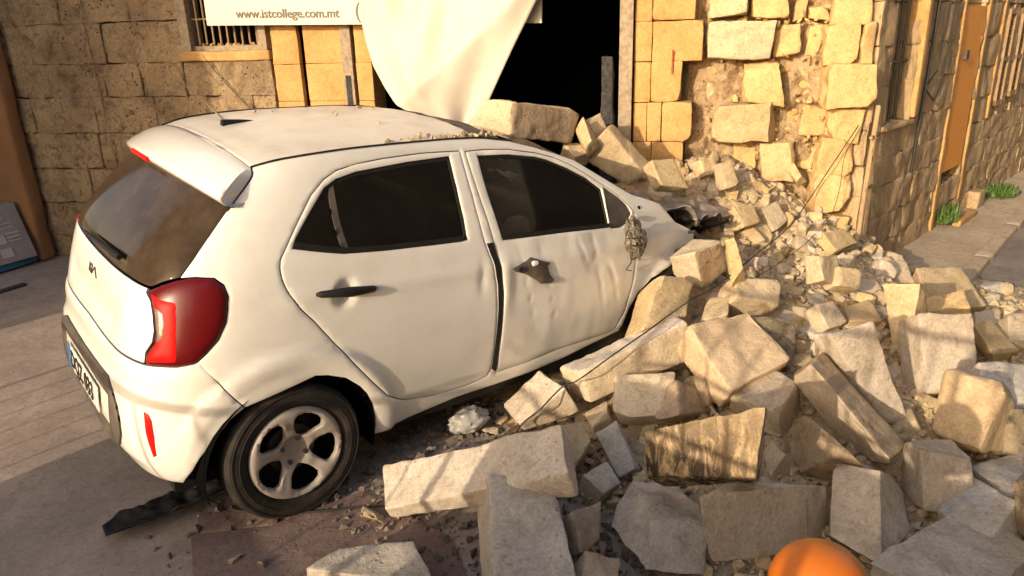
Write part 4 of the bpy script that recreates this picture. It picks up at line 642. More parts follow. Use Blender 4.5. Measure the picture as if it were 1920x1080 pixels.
def thicken(V, F, n, t):
    V = np.asarray(V); F = [list(map(int, f)) for f in F]; nV = len(V); edges = {}
    for f in F:
        for i in range(len(f)):
            e = (f[i], f[(i + 1) % len(f)]); edges[e] = 1
    out = [V, V - n * t]; FF = F + [[i + nV for i in f[::-1]] for f in F]; c = 2 * nV; ex = []
    be = [e for e in edges if (e[1], e[0]) not in edges]; mp = {}
    for e in be:
        for k in e:
            if k not in mp: mp[k] = c; c += 2; ex += [V[k], V[k] - n[k] * t]
        a, b = mp[e[0]], mp[e[1]]; FF.append([b, a, a + 1, b + 1])
    return np.concatenate(out + [np.array(ex)]), FF
def panel(name, poly, mat, parent, holes=(), off=0., disp=None, gap=.0022, roll=.0022, step=.035, thick=.012, feat=True, mirror=False, ring=.004, puff=None, h=.025):
    P = inset(poly, gap); H = [inset(q, -gap) for q in holes]
    V, F, d = cdt(P, H, step, ring, h); s, z = V[:, 0], V[:, 1]; X = Wb(s, z); n = Wn(s, z)
    o_ = off - roll * np.exp(-d / .0022)
    if feat: o_ = o_ + Wd(s, z, X)
    if puff: o_ = o_ + puff[0] * (1 - np.exp(-d / puff[1]))
    if disp: o_ = o_ + disp(s, z, X)
    X = X + n * o_[:, None]
    f0 = F[0]; fn = np.cross(X[F[:, 1]] - X[F[:, 0]], X[F[:, 2]] - X[F[:, 0]]); fl = (fn * n[F[:, 0]]).sum(1) < 0; F[fl] = F[fl][:, ::-1]
    if mirror: X = X * np.array([1, -1, 1]); F = F[:, ::-1]
    nF = len(F)
    if thick: X, F = thicken(X, F, n * (np.array([1, -1, 1]) if mirror else 1), thick)
    o = mesh_obj(name, X, F, [mat, M['black']] if mat is M['paint'] else mat, parent, sharp=50)
    if mat is M['paint']:
        for p_ in o.data.polygons[nF:2 * nF]: p_.material_index = 1
    return o
CAR = empty('car', (0, 0, 0)); tag(CAR, 'white five door hatchback car crushed at the front under the fallen limestone blocks', 'car')
def _rod(v):
    v = np.array(v); th = np.linalg.norm(v); k = v / th; Kx = np.array([[0, -k[2], k[1]], [k[2], 0, -k[0]], [-k[1], k[0], 0]]); return np.eye(3) + np.sin(th) * Kx + (1 - np.cos(th)) * Kx @ Kx
_Rb = _rod((0.07235167, 0.05136569, 0)); _o = np.array([0, 0, .285]); _T = -_Rb @ _o + _o + np.array([0, 0, .03707])
CAR.matrix_world = Matrix([list(_Rb[i]) + [_T[i]] for i in range(3)] + [[0, 0, 0, 1]])
def bodyP(P): return np.asarray(P) @ _Rb.T + _T
D = CARD
def mir(l): return [[-a, b] for a, b in l[::-1]]
light_out = [[.819, .784], [.861, .834], [.883, .891], [.885, .935], [.882, .981], [.858, 1.021], [.815, 1.046], [.745, 1.051], [.69, 1.046]]
body_poly = D['cpillar'][::-1] + D['gutter'][1:] + D['fender_top'][1:] + D['farch'][::-1] + D['sill'][::-1][1:] + D['arch'][::-1][1:9] + D['bq'][::-1] + light_out[:-1]
def dents(s, z, X):
    P = np.stack([s * 1.4, z * .8, 0 * s], 1); d = .006 * fbm(P, 3.1, 4, 3)
    e = np.abs(vnoise(np.stack([s * 3.2 + z * .9, z * .55, 0 * s], 1), 2.6, 9)); return d - .006 * np.exp(-(e / .05) ** 2) * sst((1.0 - z) / .1) * sst((z - .45) / .2) + .012 * np.exp(-((s - 2.20) / .04) ** 2) * np.exp(-((z - .82) / .12) ** 2)
def cup(cs, cz, r, depth): return lambda s, z: -depth * sst((r - np.hypot(s - cs, z - cz)) / (r * .6))
rcup = cup(1.355, .922, .062, .022)
def rdisp(s, z, X): return rcup(s, z) + .0015 * fbm(np.stack([s, z, 0 * s], 1), 2.5, 6, 2) - .008 * np.exp(-((s - 2.06) / .02) ** 2 - ((z - .86) / .06) ** 2)
for mi in (False, True):
    panel('body_side', body_poly, M['paint'], CAR, holes=[D['rear_door'], D['front_door']], mirror=mi, step=.024, h=.012)
    rd_ = panel('rear_door', D['rear_door'], M['paint'], CAR, holes=[D['rear_opening']], disp=None if mi else rdisp, mirror=mi, step=.018, h=.012)
    fd_ = panel('front_door', D['front_door'], M['paint'], CAR, holes=[D['front_opening'], D['sail']], disp=None if mi else dents, mirror=mi, step=.018, h=.012)
    rg_ = panel('window', D['rear_opening'], M['sideglass'], rd_, off=-.016, roll=0, thick=.003, feat=False, mirror=mi, gap=-.002, step=.08)
    fg_ = panel('window', D['front_opening'], M['clearglass'], fd_, off=-.016, roll=0, thick=.003, feat=False, mirror=mi, gap=-.002, step=.08)
    panel('mirror_sail', D['sail'], M['dkplastic'], fd_, off=-.004, thick=.006, feat=False, mirror=mi, gap=.001)
    ro = D['rear_opening']; fo = D['front_opening']
    def strip(pts, w, name, mat, par_, off, up=True):
        pts = np.array(pts); q = np.concatenate([pts, (pts + np.array([0, w]))[::-1]]); return panel(name, q.tolist(), mat, par_, off=off, roll=.001, thick=.008, feat=False, mirror=mi, gap=0, ring=0, step=.05)
    belt_r = [ro[i] for i in (0, 15, 14, 13, 12, 11)]; belt_f = [fo[i] for i in (10, 9, 8)]
    strip(belt_r, .020, 'belt_trim', M['black'], rd_, .004); strip(belt_f, .020, 'belt_trim', M['black'], fd_, .004)
    dv = np.array(D['divider']); w_ = np.array([.012, .004]); panel('window_divider', [list(dv[0] - w_), list(dv[1] - w_), list(dv[1] + w_), list(dv[0] + w_)], M['dkplastic'], rd_, off=-.010, roll=.001, thick=.008, feat=False, mirror=mi, gap=0, ring=0)
    iro = inset(ro, .014); panel('window_frame', ro, M['black'], rd_, holes=[iro.tolist()], off=-.008, roll=.001, thick=.006, feat=False, mirror=mi, gap=0, ring=0, step=.05)
    ifo = inset(fo, .010); panel('window_frame', fo, M['black'], fd_, holes=[ifo.tolist()], off=-.008, roll=.001, thick=.006, feat=False, mirror=mi, gap=0, ring=0, step=.05)
    lt = panel('tail_light', D['light'], M['red'], CAR, off=.002, puff=(.013, .016), thick=.01, feat=False, mirror=mi, step=.018)
    panel('brake_lens', D['light_inner'], M['red2'], lt, off=.010, puff=(.009, .010), thick=.004, feat=False, mirror=mi, gap=.004, step=.014)
    panel('reversing_lens', D['reverse'], M['grlens'], lt, off=.0165, puff=(.004, .008), thick=.004, feat=False, mirror=mi, gap=.001, step=.014)
    panel('reflector', D['reflector'], M['red2'], CAR, off=.003, puff=(.004, .008), thick=.004, feat=True, mirror=mi, gap=.001, step=.02)
    if mi:
        hs = np.linspace(1.24, 1.49, 12); X = Wb(hs, hs * 0 + .922) + Wn(hs, hs * 0 + .922) * .02; m_ = MB(); m_.tube((X * np.array([1, -1, 1])).tolist(), [.006] + [.013] * 10 + [.006], 10); m_.build('door_handle', M['black'], rd_, smooth=True)
        hs = hs + 1.0; X = Wb(hs, hs * 0 + .88) + Wn(hs, hs * 0 + .88) * .02; m_ = MB(); m_.tube((X * np.array([1, -1, 1])).tolist(), [.006] + [.013] * 10 + [.006], 10); m_.build('door_handle', M['black'], fd_, smooth=True)
    else:
        hs = np.linspace(1.222, 1.494, 16); arc = np.sin(np.linspace(0, np.pi, 16)); zz_ = .929 - .010 * np.linspace(-1, 1, 16)
        X = Wb(hs, zz_) + Wn(hs, zz_) * (.006 + .020 * arc ** .6)[:, None]; m_ = MB(); m_.tube(X.tolist(), [.006] + [.0205 - .008 * abs(i - 6.5) / 7 for i in range(14)] + [.004], 12); m_.build('door_handle', M['black'], rd_, smooth=True)
        fh = panel('broken_door_handle', D['fhandle'], M['dkplastic'], fd_, off=.010, disp=lambda s, z, X: .012 * fbm(np.stack([s, z, 0 * s], 1), 14, 3, 2), puff=(.012, .01), thick=.008, feat=False, gap=0, step=.012, ring=.003)
        q = Wb(2.272, .872) + Wn(np.array(2.272), np.array(.872)) * .022; m_ = MB(); m_.tube([q, q + np.array([0, -.006, 0])], .012, 14); m_.build('lock_barrel', M['black'], fh, smooth=True)
        V, F = hull_chunk(4, 14, 1); q = Wb(2.365, .885) + Wn(np.array(2.365), np.array(.885)) * .022; m_ = MB(); m_.add(V * np.array([.022, .014, .030]) + q, F); m_.build('handle_cap', M['paint'], fh, smooth=True)
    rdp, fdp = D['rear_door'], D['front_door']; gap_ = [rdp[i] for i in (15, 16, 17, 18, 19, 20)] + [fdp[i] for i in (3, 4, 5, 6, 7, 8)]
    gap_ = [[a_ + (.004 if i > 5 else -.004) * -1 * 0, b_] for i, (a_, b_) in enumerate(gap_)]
    panel('door_gap_shade', gap_, M['black'], CAR, off=.0015, roll=.0, thick=.004, feat=True, mirror=mi, gap=.0055, ring=0, step=.03)  # black strip laid over the body, paints the shade in the gap between doors
# dark lining right behind the skin, open at the wheels
ss = np.linspace(-3.35, 3.35, 240); z_ = np.linspace(.22, .985, 26); Sg, Zg_ = np.meshgrid(ss, z_); X = Wb(Sg.ravel(), Zg_.ravel()); n = Wn(Sg.ravel(), Zg_.ravel()); X = X - n * .026; nx = len(ss)
F = []
for j in range(len(z_) - 1):
    for i in range(nx - 1):
        c = X[[j * nx + i, j * nx + i + 1, (j + 1) * nx + i + 1, (j + 1) * nx + i]]; cm = c.mean(0)
        if min(math.hypot(cm[0] - xa, cm[2] - .285) for xa in (0, 2.4)) < .36 and abs(cm[1]) > .5: continue
        F.append((j * nx + i, j * nx + i + 1, (j + 1) * nx + i + 1, (j + 1) * nx + i))
mesh_obj('inner_shell', X, F, M['black'], CAR)
m_ = MB(); m_.box(-.42, 2.5, -.62, .62, .20, .26); m_.build('floor_pan', M['black'], CAR)
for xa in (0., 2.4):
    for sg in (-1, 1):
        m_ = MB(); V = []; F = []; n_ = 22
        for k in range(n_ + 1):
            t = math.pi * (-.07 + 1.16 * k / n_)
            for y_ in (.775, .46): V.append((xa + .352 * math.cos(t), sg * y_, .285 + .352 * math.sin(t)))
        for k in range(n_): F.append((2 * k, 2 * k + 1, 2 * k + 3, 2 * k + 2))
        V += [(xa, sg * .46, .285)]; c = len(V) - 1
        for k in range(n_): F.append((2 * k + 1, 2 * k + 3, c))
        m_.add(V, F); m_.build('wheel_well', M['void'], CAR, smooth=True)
# tail: bumper, tailgate, glass, spoiler
tb = [[0, .735], [.201, .732], [.418, .732], [.526, .736], [.604, .738], [.671, .744], [.727, .746], [.786, .756]]
bh = tb + [[.792, .775]][:0] + [[.80, .765]] + [list(q) for q in D['bq'][1:]] + [[.916, .522], [.86, .442], [.810, .38], [.769, .318], [.703, .243], [.614, .243], [.5, .252], [.417, .262], [0, .268]]
def bdisp(s, z, X): return -.012 * sst((.045 - np.abs(z - .275)) / .05) * 0 + .010 * sst((.62 - z) / .03) * sst((z - .30) / .05) * sst((.62 - np.abs(s)) / .06)
panel('rear_bumper', bh + mir(bh[1:-1]), M['paint'], CAR, disp=bdisp, step=.018, h=.012)
rc = [[0, .608], [.16, .61], [.349, .613], [.422, .585], [.462, .537], [.480, .491], [.484, .428], [.446, .365], [.36, .322], [.14, .298], [0, .296]]
rp_ = panel('bumper_insert', rc + mir(rc[1:-1]), M['dkplastic'], CAR, off=.0105, disp=lambda s, z, X: bdisp(s, z, X) - .011 * sst((.40 - np.abs(s)) / .04) * sst((.10 - np.abs(z - .475)) / .03), step=.02, thick=.006, gap=.0)
pl = panel('number_plate', [[-.26, .420], [.26, .420], [.26, .530], [-.26, .530]], M['plate'], rp_, off=.0225, roll=.001, disp=None, thick=.003, gap=0, ring=0, step=.06, feat=False)
panel('country_band', [[-.258, .422], [-.215, .422], [-.215, .528], [-.258, .528]], M['euro'], pl, off=.0235, roll=0, thick=.001, gap=0, ring=0, feat=False)
def on_body(parent, body, s0, z0, size, mat, name, off, sx=1.0, bold=.0, feat=False):
    cu = bpy.data.curves.new(name, 'FONT'); cu.body = body; cu.size = size; cu.offset = bold; cu.extrude = .0008
    o = bpy.data.objects.new(name, cu); COL.objects.link(o); bpy.context.view_layer.update()
    me = bpy.data.meshes.new_from_object(o.evaluated_get(bpy.context.evaluated_depsgraph_get())); bpy.data.objects.remove(o)
    V = np.array([v.co[:] for v in me.vertices]); s = s0 + V[:, 0] * sx; z = z0 + V[:, 1]; X = Wb(s, z); n = Wn(s, z); o2 = off + V[:, 2]
    if feat: o2 = o2 + Wd(s, z, X)
    X = X + n * o2[:, None]; F = [list(p.vertices) for p in me.polygons]; return mesh_obj(name, X, F, mat, parent, smooth=False)
on_body(pl, 'DQZ', -.200, .440, .105, M['plink'], 'plate_characters', .0245, .92, .0018); on_body(pl, '033', .045, .440, .105, M['plink'], 'plate_characters', .0245, .95, .0018)
gb = [[0, .990], [.2, .993], [.418, 1.000], [.566, .999]]
tg = gb + [[.560, .985], [.592, .961], [.611, .919], [.626, .863], [.623, .823], [.595, .78], [.596, .742]] + [[.526, .740], [.418, .736], [.201, .736], [0, .739]]
TG = panel('tailgate', tg + mir(tg[1:-1]), M['paint'], CAR, step=.016, h=.012)
on_body(TG, 'K', -.085, .895, .052, M['plink'], 'tail_badge', .002, 1.2, .001, True); 
for a_, b_ in (((-.035, .895), (-.035, .931)), ((-.030, .897), (.004, .930)), ((.008, .930), (.045, .896))):
    t = np.linspace(0, 1, 5); s = a_[0] + (b_[0] - a_[0]) * t; z = a_[1] + (b_[1] - a_[1]) * t; X = Wb(s, z); X = X + Wn(s, z) * (.002 + Wd(s, z, X))[:, None]; MB().tube(X.tolist(), .0028, 6).build('tail_badge', M['plink'], TG)
gt = [[0, .994], [.2, .997], [.418, 1.004], [.566, 1.003], [.584, 1.008], [.63, 1.030], [.688, 1.048]] + D['cpillar'][::-1][1:4] + [[.742, 1.275], [.70, 1.300], [.5, 1.325], [.25, 1.335], [0, 1.338]]
RGL = panel('rear_window', gt + mir(gt[1:-1]), M['rearglass'], CAR, off=-.003, feat=False, step=.05, thick=.006)
X = Wb(np.linspace(-.19, .33, 9), np.linspace(1.022, 1.042, 9)); X = X + Wn(np.linspace(-.19, .33, 9), np.linspace(1.022, 1.042, 9)) * .022
m_ = MB(); m_.tube(X.tolist(), [.004, .006, .008, .009, .009, .010, .012, .014, .010], 8); wpr = m_.build('rear_wiper', M['black'], CAR, smooth=True)
gx = np.array([q[0] for q in D['gutter']]); gz = np.array([q[1] for q in D['gutter']]); gX = Wb(gx, gz)      # gutter line in body space
def spl3(P, n=6):
    P = np.array(P); out = []
    for i in range(len(P) - 1):
        p0, p1, p2, p3 = P[max(i - 1, 0)], P[i], P[i + 1], P[min(i + 2, len(P) - 1)]
        for k in range(n): t = k / n; out.append(.5 * ((2 * p1) + (-p0 + p2) * t + (2 * p0 - 5 * p1 + 4 * p2 - p3) * t * t + (-p0 + 3 * p1 - 3 * p2 + p3) * t ** 3))
    return out + [P[-1]]
def roofcurve(v): return np.stack([-.035 + .022 * v**2, -.52 * v, 1.440 - .049 * np.abs(v) ** 2.3], -1)       # rear edge of the roof
def spo(v): return np.stack([-.222 + .070 * v**2, -.603 * v, 1.365 - .050 * v**2], -1)
vv = np.linspace(-1, 1, 61); A = roofcurve(vv); B = spo(vv); rows = [A - np.array([0, 0, .004])]
for t in (.02, .15, .35, .55, .75, .92): rows.append(A + (B - A) * t + np.array([0, 0, .014 * math.sin(math.pi * t ** .9)]))
rows += [B + np.array([.004, 0, .001]), B + np.array([-.003, 0, -.006]), B + np.array([-.002, 0, -.018]), B + np.array([.010, 0, -.036]), B + np.array([.045, 0, -.044])]
und = spo(vv * .97); und[:, 0] += .10; und[:, 2] -= .035; rows.append(und)
V = np.concatenate(rows); nv = len(vv); F = [(j * nv + i, j * nv + i + 1, (j + 1) * nv + i + 1, (j + 1) * nv + i) for j in range(len(rows) - 1) for i in range(nv - 1)]
nr = len(rows)
cpz = np.array([1.392, 1.368, 1.339, 1.280, 1.253]); cps = np.array([.734, .759, .760, .747, .741]); tt = np.linspace(0, 1, nr)
for e in (0, nv - 1):
    sgn_ = 1 if e else -1; zz_ = np.interp(tt, np.linspace(0, 1, 5), cpz); s_ = np.interp(tt, np.linspace(0, 1, 5), cps); Cc = Wb(s_ + .004, zz_) * np.array([1, 1 if sgn_ > 0 else -1, 1]); n0 = len(V)
    V = np.concatenate([V, Cc])
    for j in range(nr - 1): q_ = [j * nv + e, (j + 1) * nv + e, n0 + j + 1, n0 + j]; F.append(q_ if e else q_[::-1])
SPL = mesh_obj('spoiler', V, F, M['paint'], CAR, sharp=100)
v_ = np.linspace(-.42, .02, 14); b0 = spo(v_); m_ = MB(); m_.tube((b0 + np.array([-.006, 0, -.020])).tolist(), .0095, 8); m_.build('brake_light', M['red2'], SPL, smooth=True)
# roof: skin between the gutters, slightly dented, front edge crushed back
nu, nv = 60, 41; V = []
for i in range(nu):
    u = i / (nu - 1)
    for j in range(nv):
        v = -1 + 2 * j / (nv - 1); x = (-.035 + .022 * v * v) * (1 - u) + (1.10 - .10 * v * v) * u; x = x if u > 0 else -.033 + .022 * v * v
        zg = np.interp(x, gX[:, 0], gX[:, 2]); yg = np.interp(x, gX[:, 0], -gX[:, 1]); cr = np.interp(x, [-.03, .4, .8, 1.1], [.05, .052, .048, .03])
        d = .0022 * math.exp(-((abs(v) - .55) / .05) ** 2) + .0022 * math.exp(-((abs(v) - .28) / .05) ** 2)
        V.append([x, -yg * v * .997, zg - .003 + cr * (1 - abs(v) ** 2.3) - d])
V = np.array(V); V[:, 2] += .0045 * fbm(V * np.array([1, 1, 0]), 4.5, 12, 2) * sst((V[:, 0] - .35) / .4) * sst((.5 - np.abs(V[:, 1])) / .1)
F = [(i * nv + j, i * nv + j + 1, (i + 1) * nv + j + 1, (i + 1) * nv + j) for i in range(nu - 1) for j in range(nv - 1)]
roofV = V.copy(); rf = mesh_obj('roof', V, F, M['roofpaint'], CAR); m = rf.modifiers.new('t', 'SOLIDIFY'); m.thickness = .012; m.offset = 1 if False else -1
def roofz(x, y):
    i = np.argmin((roofV[:, 0] - x) ** 2 + (roofV[:, 1] - y) ** 2); return roofV[i, 2]
for sg_ in (1, -1):
    q_ = gX[:11] * np.array([1, sg_, 1]) + np.array([0, -.0015 * sg_, .0015]); MB().tube(spl3(q_), .0036, 6).build('roof_seam', M['black'], CAR, smooth=True)
    q_ = Wb(np.array([c_[0] for c_ in D['cpillar'][:5]]) + .003, np.array([c_[1] for c_ in D['cpillar'][:5]])); q_ = q_ * np.array([1, sg_, 1]); MB().tube(spl3(q_ + np.array([0, -.001 * sg_, 0])), .0030, 6).build('spoiler_seam', M['black'], CAR, smooth=True)
m_ = MB(); V = roofV + np.array([0, 0, -.035]); m_.add(V, F); m_.build('roof_lining', M['black'], CAR)
fin = MB()
for t in np.linspace(0, 1, 9):
    pass
V = []; F = []; nF = 9
for i in range(nF):
    t = i / (nF - 1); x = .078 + .155 * t; h = .030 * (1 - t) ** .55 + .002; w = .018 * (1 - .65 * t)
    for k in range(9): a_ = math.pi * k / 8; V.append((x, w * math.cos(a_), 1.452 + .016 * t + h * 1.15 * math.sin(a_) ** .8))
for i in range(nF - 1):
    for k in range(8): F.append((i * 9 + k, i * 9 + k + 1, (i + 1) * 9 + k + 1, (i + 1) * 9 + k))
F.append(tuple(range(9))); fin.add(V, F); an = fin.build('antenna_base', M['black'], CAR, smooth=True)
MB().tube([(.098, 0, 1.474), (.06, 0, 1.518), (.012, 0, 1.570)], [.0050, .0040, .0030], 8).build('antenna_mast', M['wood'], an, smooth=True)
# windscreen (crazed) and bonnet (crumpled)
nu, nv = 26, 40; V = []
for i in range(nu):
    u = i / (nu - 1)
    for j in range(nv):
        v = -1 + 2 * j / (nv - 1); x0 = 1.10 - .10 * v * v; x1 = 2.12 - .22 * v * v; x = x0 + (x1 - x0) * u
        y = -v * (np.interp(x, gX[:, 0], -gX[:, 1]) - .012); zg = np.interp(x, gX[:, 0], gX[:, 2]); V.append([x, y, zg - .006 + (.028 * (1 - u) + .06 * u) * (1 - abs(v) ** 2) ])
V = np.array(V); V[:, 2] += .012 * fbm(V, 6, 5, 2) * sst((.55 - np.abs(V[:, 1])) / .2)
F = [(i * nv + j, i * nv + j + 1, (i + 1) * nv + j + 1, (i + 1) * nv + j) for i in range(nu - 1) for j in range(nv - 1)]
mesh_obj('windscreen', V, F, M['clearglass'], CAR)
mesh_obj('windscreen_band', V[:nv * 5] + np.array([0, 0, .004]), [f for f in F if max(f) < nv * 5], M['black'], CAR)
nu, nv = 44, 48; V = []
for i in range(nu):
    u = i / (nu - 1)
    for j in range(nv):
        v = -1 + 2 * j / (nv - 1); x = 2.02 + .95 * u; y = -v * (.66 - .05 * u); V.append([x, y, 1.03 - .20 * u - .05 * abs(v) ** 3])
V = np.array(V); q = fbm(V * np.array([1, .6, 0]), 5.5, 21, 3); V[:, 2] += .055 * q - .05 * np.exp(-(vnoise(V, 6, 2) / .15) ** 2) * .8; V[:, 0] += .03 * vnoise(V, 7, 31)
F = [(i * nv + j, i * nv + j + 1, (i + 1) * nv + j + 1, (i + 1) * nv + j) for i in range(nu - 1) for j in range(nv - 1)]
o = mesh_obj('bonnet', V, F, M['hoodmetal'], CAR, sharp=30); m = o.modifiers.new('t', 'SOLIDIFY'); m.thickness = .004
def crumple(name, c, ax, ay, nz_, mat, amp, seed, fold):
    nu, nv = 46, 40; V = []
    for i in range(nu):
        for j in range(nv): u = i / (nu - 1) - .5; v = j / (nv - 1) - .5; V.append(np.array(c) + np.array(ax) * u + np.array(ay) * v)
    V = np.array(V); L_ = V - np.array(c); q = fbm(L_, 6, seed, 3); r2 = np.abs(vnoise(L_ @ np.array([[1, .3, 0], [-.2, .5, 0], [0, 0, 1]]), fold, seed + 3)); V += np.array(nz_) * (amp * q - amp * 1.3 * np.exp(-(r2 / .16) ** 2))[:, None]; V += (np.array(ax) * .10) * vnoise(L_, 8, seed + 9)[:, None]
    F = [(i * nv + j, i * nv + j + 1, (i + 1) * nv + j + 1, (i + 1) * nv + j) for i in range(nu - 1) for j in range(nv - 1)]
    o = mesh_obj(name, V, F, mat, CAR, sharp=26); m = o.modifiers.new('t', 'SOLIDIFY'); m.thickness = .004; return o
crumple('crushed_wing', (2.68, -.47, .945), (.56, .06, -.06), (-.10, .40, .06), (.2, -.2, .95), M['hoodmetal'], .05, 41, 5)
crumple('torn_underlay', (2.60, -.60, .87), (.50, -.04, -.14), (-.02, .20, -.10), (.1, -.5, .8), M['black'], .045, 57, 7)
m_ = MB()
for k in range(7):
    rq = np.random.default_rng(k + 60); a_ = np.array([2.55, -.62, .80]) + rq.normal(size=3) * np.array([.12, .05, .03]); m_.tube([a_, a_ + rq.normal(size=3) * .06, a_ + rq.normal(size=3) * .10], rq.uniform(.006, .014), 8)
m_.build('engine_hoses', M['darkmetal'], CAR, smooth=True)['kind'] = 'stuff'
# mirror, smashed, hanging by its wires
rr = np.random.default_rng(5); bmv = bmesh.new(); bmesh.ops.create_icosphere(bmv, subdivisions=4, radius=1); V = np.array([v.co[:] for v in bmv.verts]); F = [[v.index for v in f.verts] for f in bmv.faces]; bmv.free()
dV = V * (1 + .30 * fbm(V, 2.2, 8, 4) + .16 * vnoise(V, 9, 4))[:, None]; dV = dV * np.array([.055, .040, .125]); Ry = np.array(Matrix.Rotation(R(-28), 3, 'Y')); dV = dV @ Ry.T
q = Wb(3.05, .90) + Wn(np.array(3.05), np.array(.90)) * .055; MIR = mesh_obj('broken_mirror', dV + q, F, M['mirror'], CAR, sharp=28)
for k in range(6):
    m_ = MB(); a = rr.normal(size=3) * np.array([.04, .03, .09]) + q; b = a + rr.normal(size=3) * np.array([.04, .02, .06]); m_.tube([a, (a + b) / 2 + rr.normal(size=3) * .02, b], .003, 6); m_.build('mirror_wire', M['black'], MIR, smooth=True)
q = Wb(3.075, 1.005) + Wn(np.array(3.075), np.array(1.005)) * .03; V2, F2 = hull_chunk(3, 14, 1); m_ = MB(); m_.add(V2 * np.array([.03, .02, .028]) + q, F2); m_.build('mirror_cap', M['paint'], MIR, smooth=True)
q = Wb(3.165, 1.04) + Wn(np.array(3.165), np.array(1.04)) * .002; V2, F2 = hull_chunk(6, 14, 1); m_ = MB(); m_.add(V2 * np.array([.013, .006, .022]) + q, F2); m_.build('wing_hole', M['void'], CAR, smooth=True)
# cabin
def seat(x, y, name='front_seat'):
    mb_ = MB()
    V, F = block(box8((x, y - .24, .38), (.48, 0, .03), (0, .48, 0), (0, 0, .14)), r=.05, cell=.06, amp=.004, chips=0, seed=3); mb_.add(V, F)
    V, F = block(box8((x - .05, y - .23, .48), (.13, 0, .02), (0, .46, 0), (-.16, 0, .55)), r=.05, cell=.06, amp=.004, chips=0, seed=4); mb_.add(V, F)
    o_ = mb_.build(name, M['seat'], CAR, smooth=True, sharp=60); mb_ = MB()
    V, F = block(box8((x - .20, y - .13, 1.07), (.10, 0, .01), (0, .26, 0), (-.04, 0, .17)), r=.045, cell=.05, amp=.002, chips=0, seed=6); mb_.add(V, F); mb_.build('headrest', M['seat'], o_, smooth=True, sharp=60)
seat(1.25, -.36); seat(1.25, .36)
mb_ = MB(); V, F = block(box8((.38, -.60, .38), (.48, 0, .02), (0, 1.2, 0), (0, 0, .14)), r=.05, cell=.08, amp=.004, chips=0, seed=3); mb_.add(V, F); V, F = block(box8((.33, -.60, .5), (.12, 0, .02), (0, 1.2, 0), (-.2, 0, .48)), r=.05, cell=.08, amp=.004, chips=0, seed=7); mb_.add(V, F); mb_.build('rear_seat', M['seat'], CAR, smooth=True, sharp=60)
mb_ = MB(); V, F = block(box8((1.85, -.66, .62), (.5, 0, 0), (0, 1.32, 0), (.03, 0, .30)), r=.06, cell=.07, amp=.012, chips=3, seed=8); mb_.add(V, F); mb_.build('dashboard', M['dkplastic'], CAR, smooth=True, sharp=50)
mb_ = MB(); rim_ = [(1.72 + .06 * math.sin(t), -.36 + .175 * math.cos(t), .88 + .165 * math.sin(t)) for t in np.linspace(0, 2 * math.pi, 25)]; mb_.tube(rim_, .014, 8, cap=False); mb_.tube([(1.72, -.53, .88), (1.72, -.19, .88)], .016, 8); mb_.tube([(1.70, -.36, .88), (1.9, -.36, .80)], .035, 10); mb_.build('steering_wheel', M['dkplastic'], CAR, smooth=True)
nb = 20; bmv = bmesh.new(); bmesh.ops.create_icosphere(bmv, subdivisions=3, radius=1); V = np.array([v.co[:] for v in bmv.verts]); F = [[v.index for v in f.verts] for f in bmv.faces]; bmv.free()
V = V * (1 + .22 * fbm(V, 1.8, 31, 3))[:, None] * np.array([.11, .07, .13]) + np.array([1.22, -.60, .93]); mesh_obj('airbag', V, F, M['whiteplastic'], CAR)
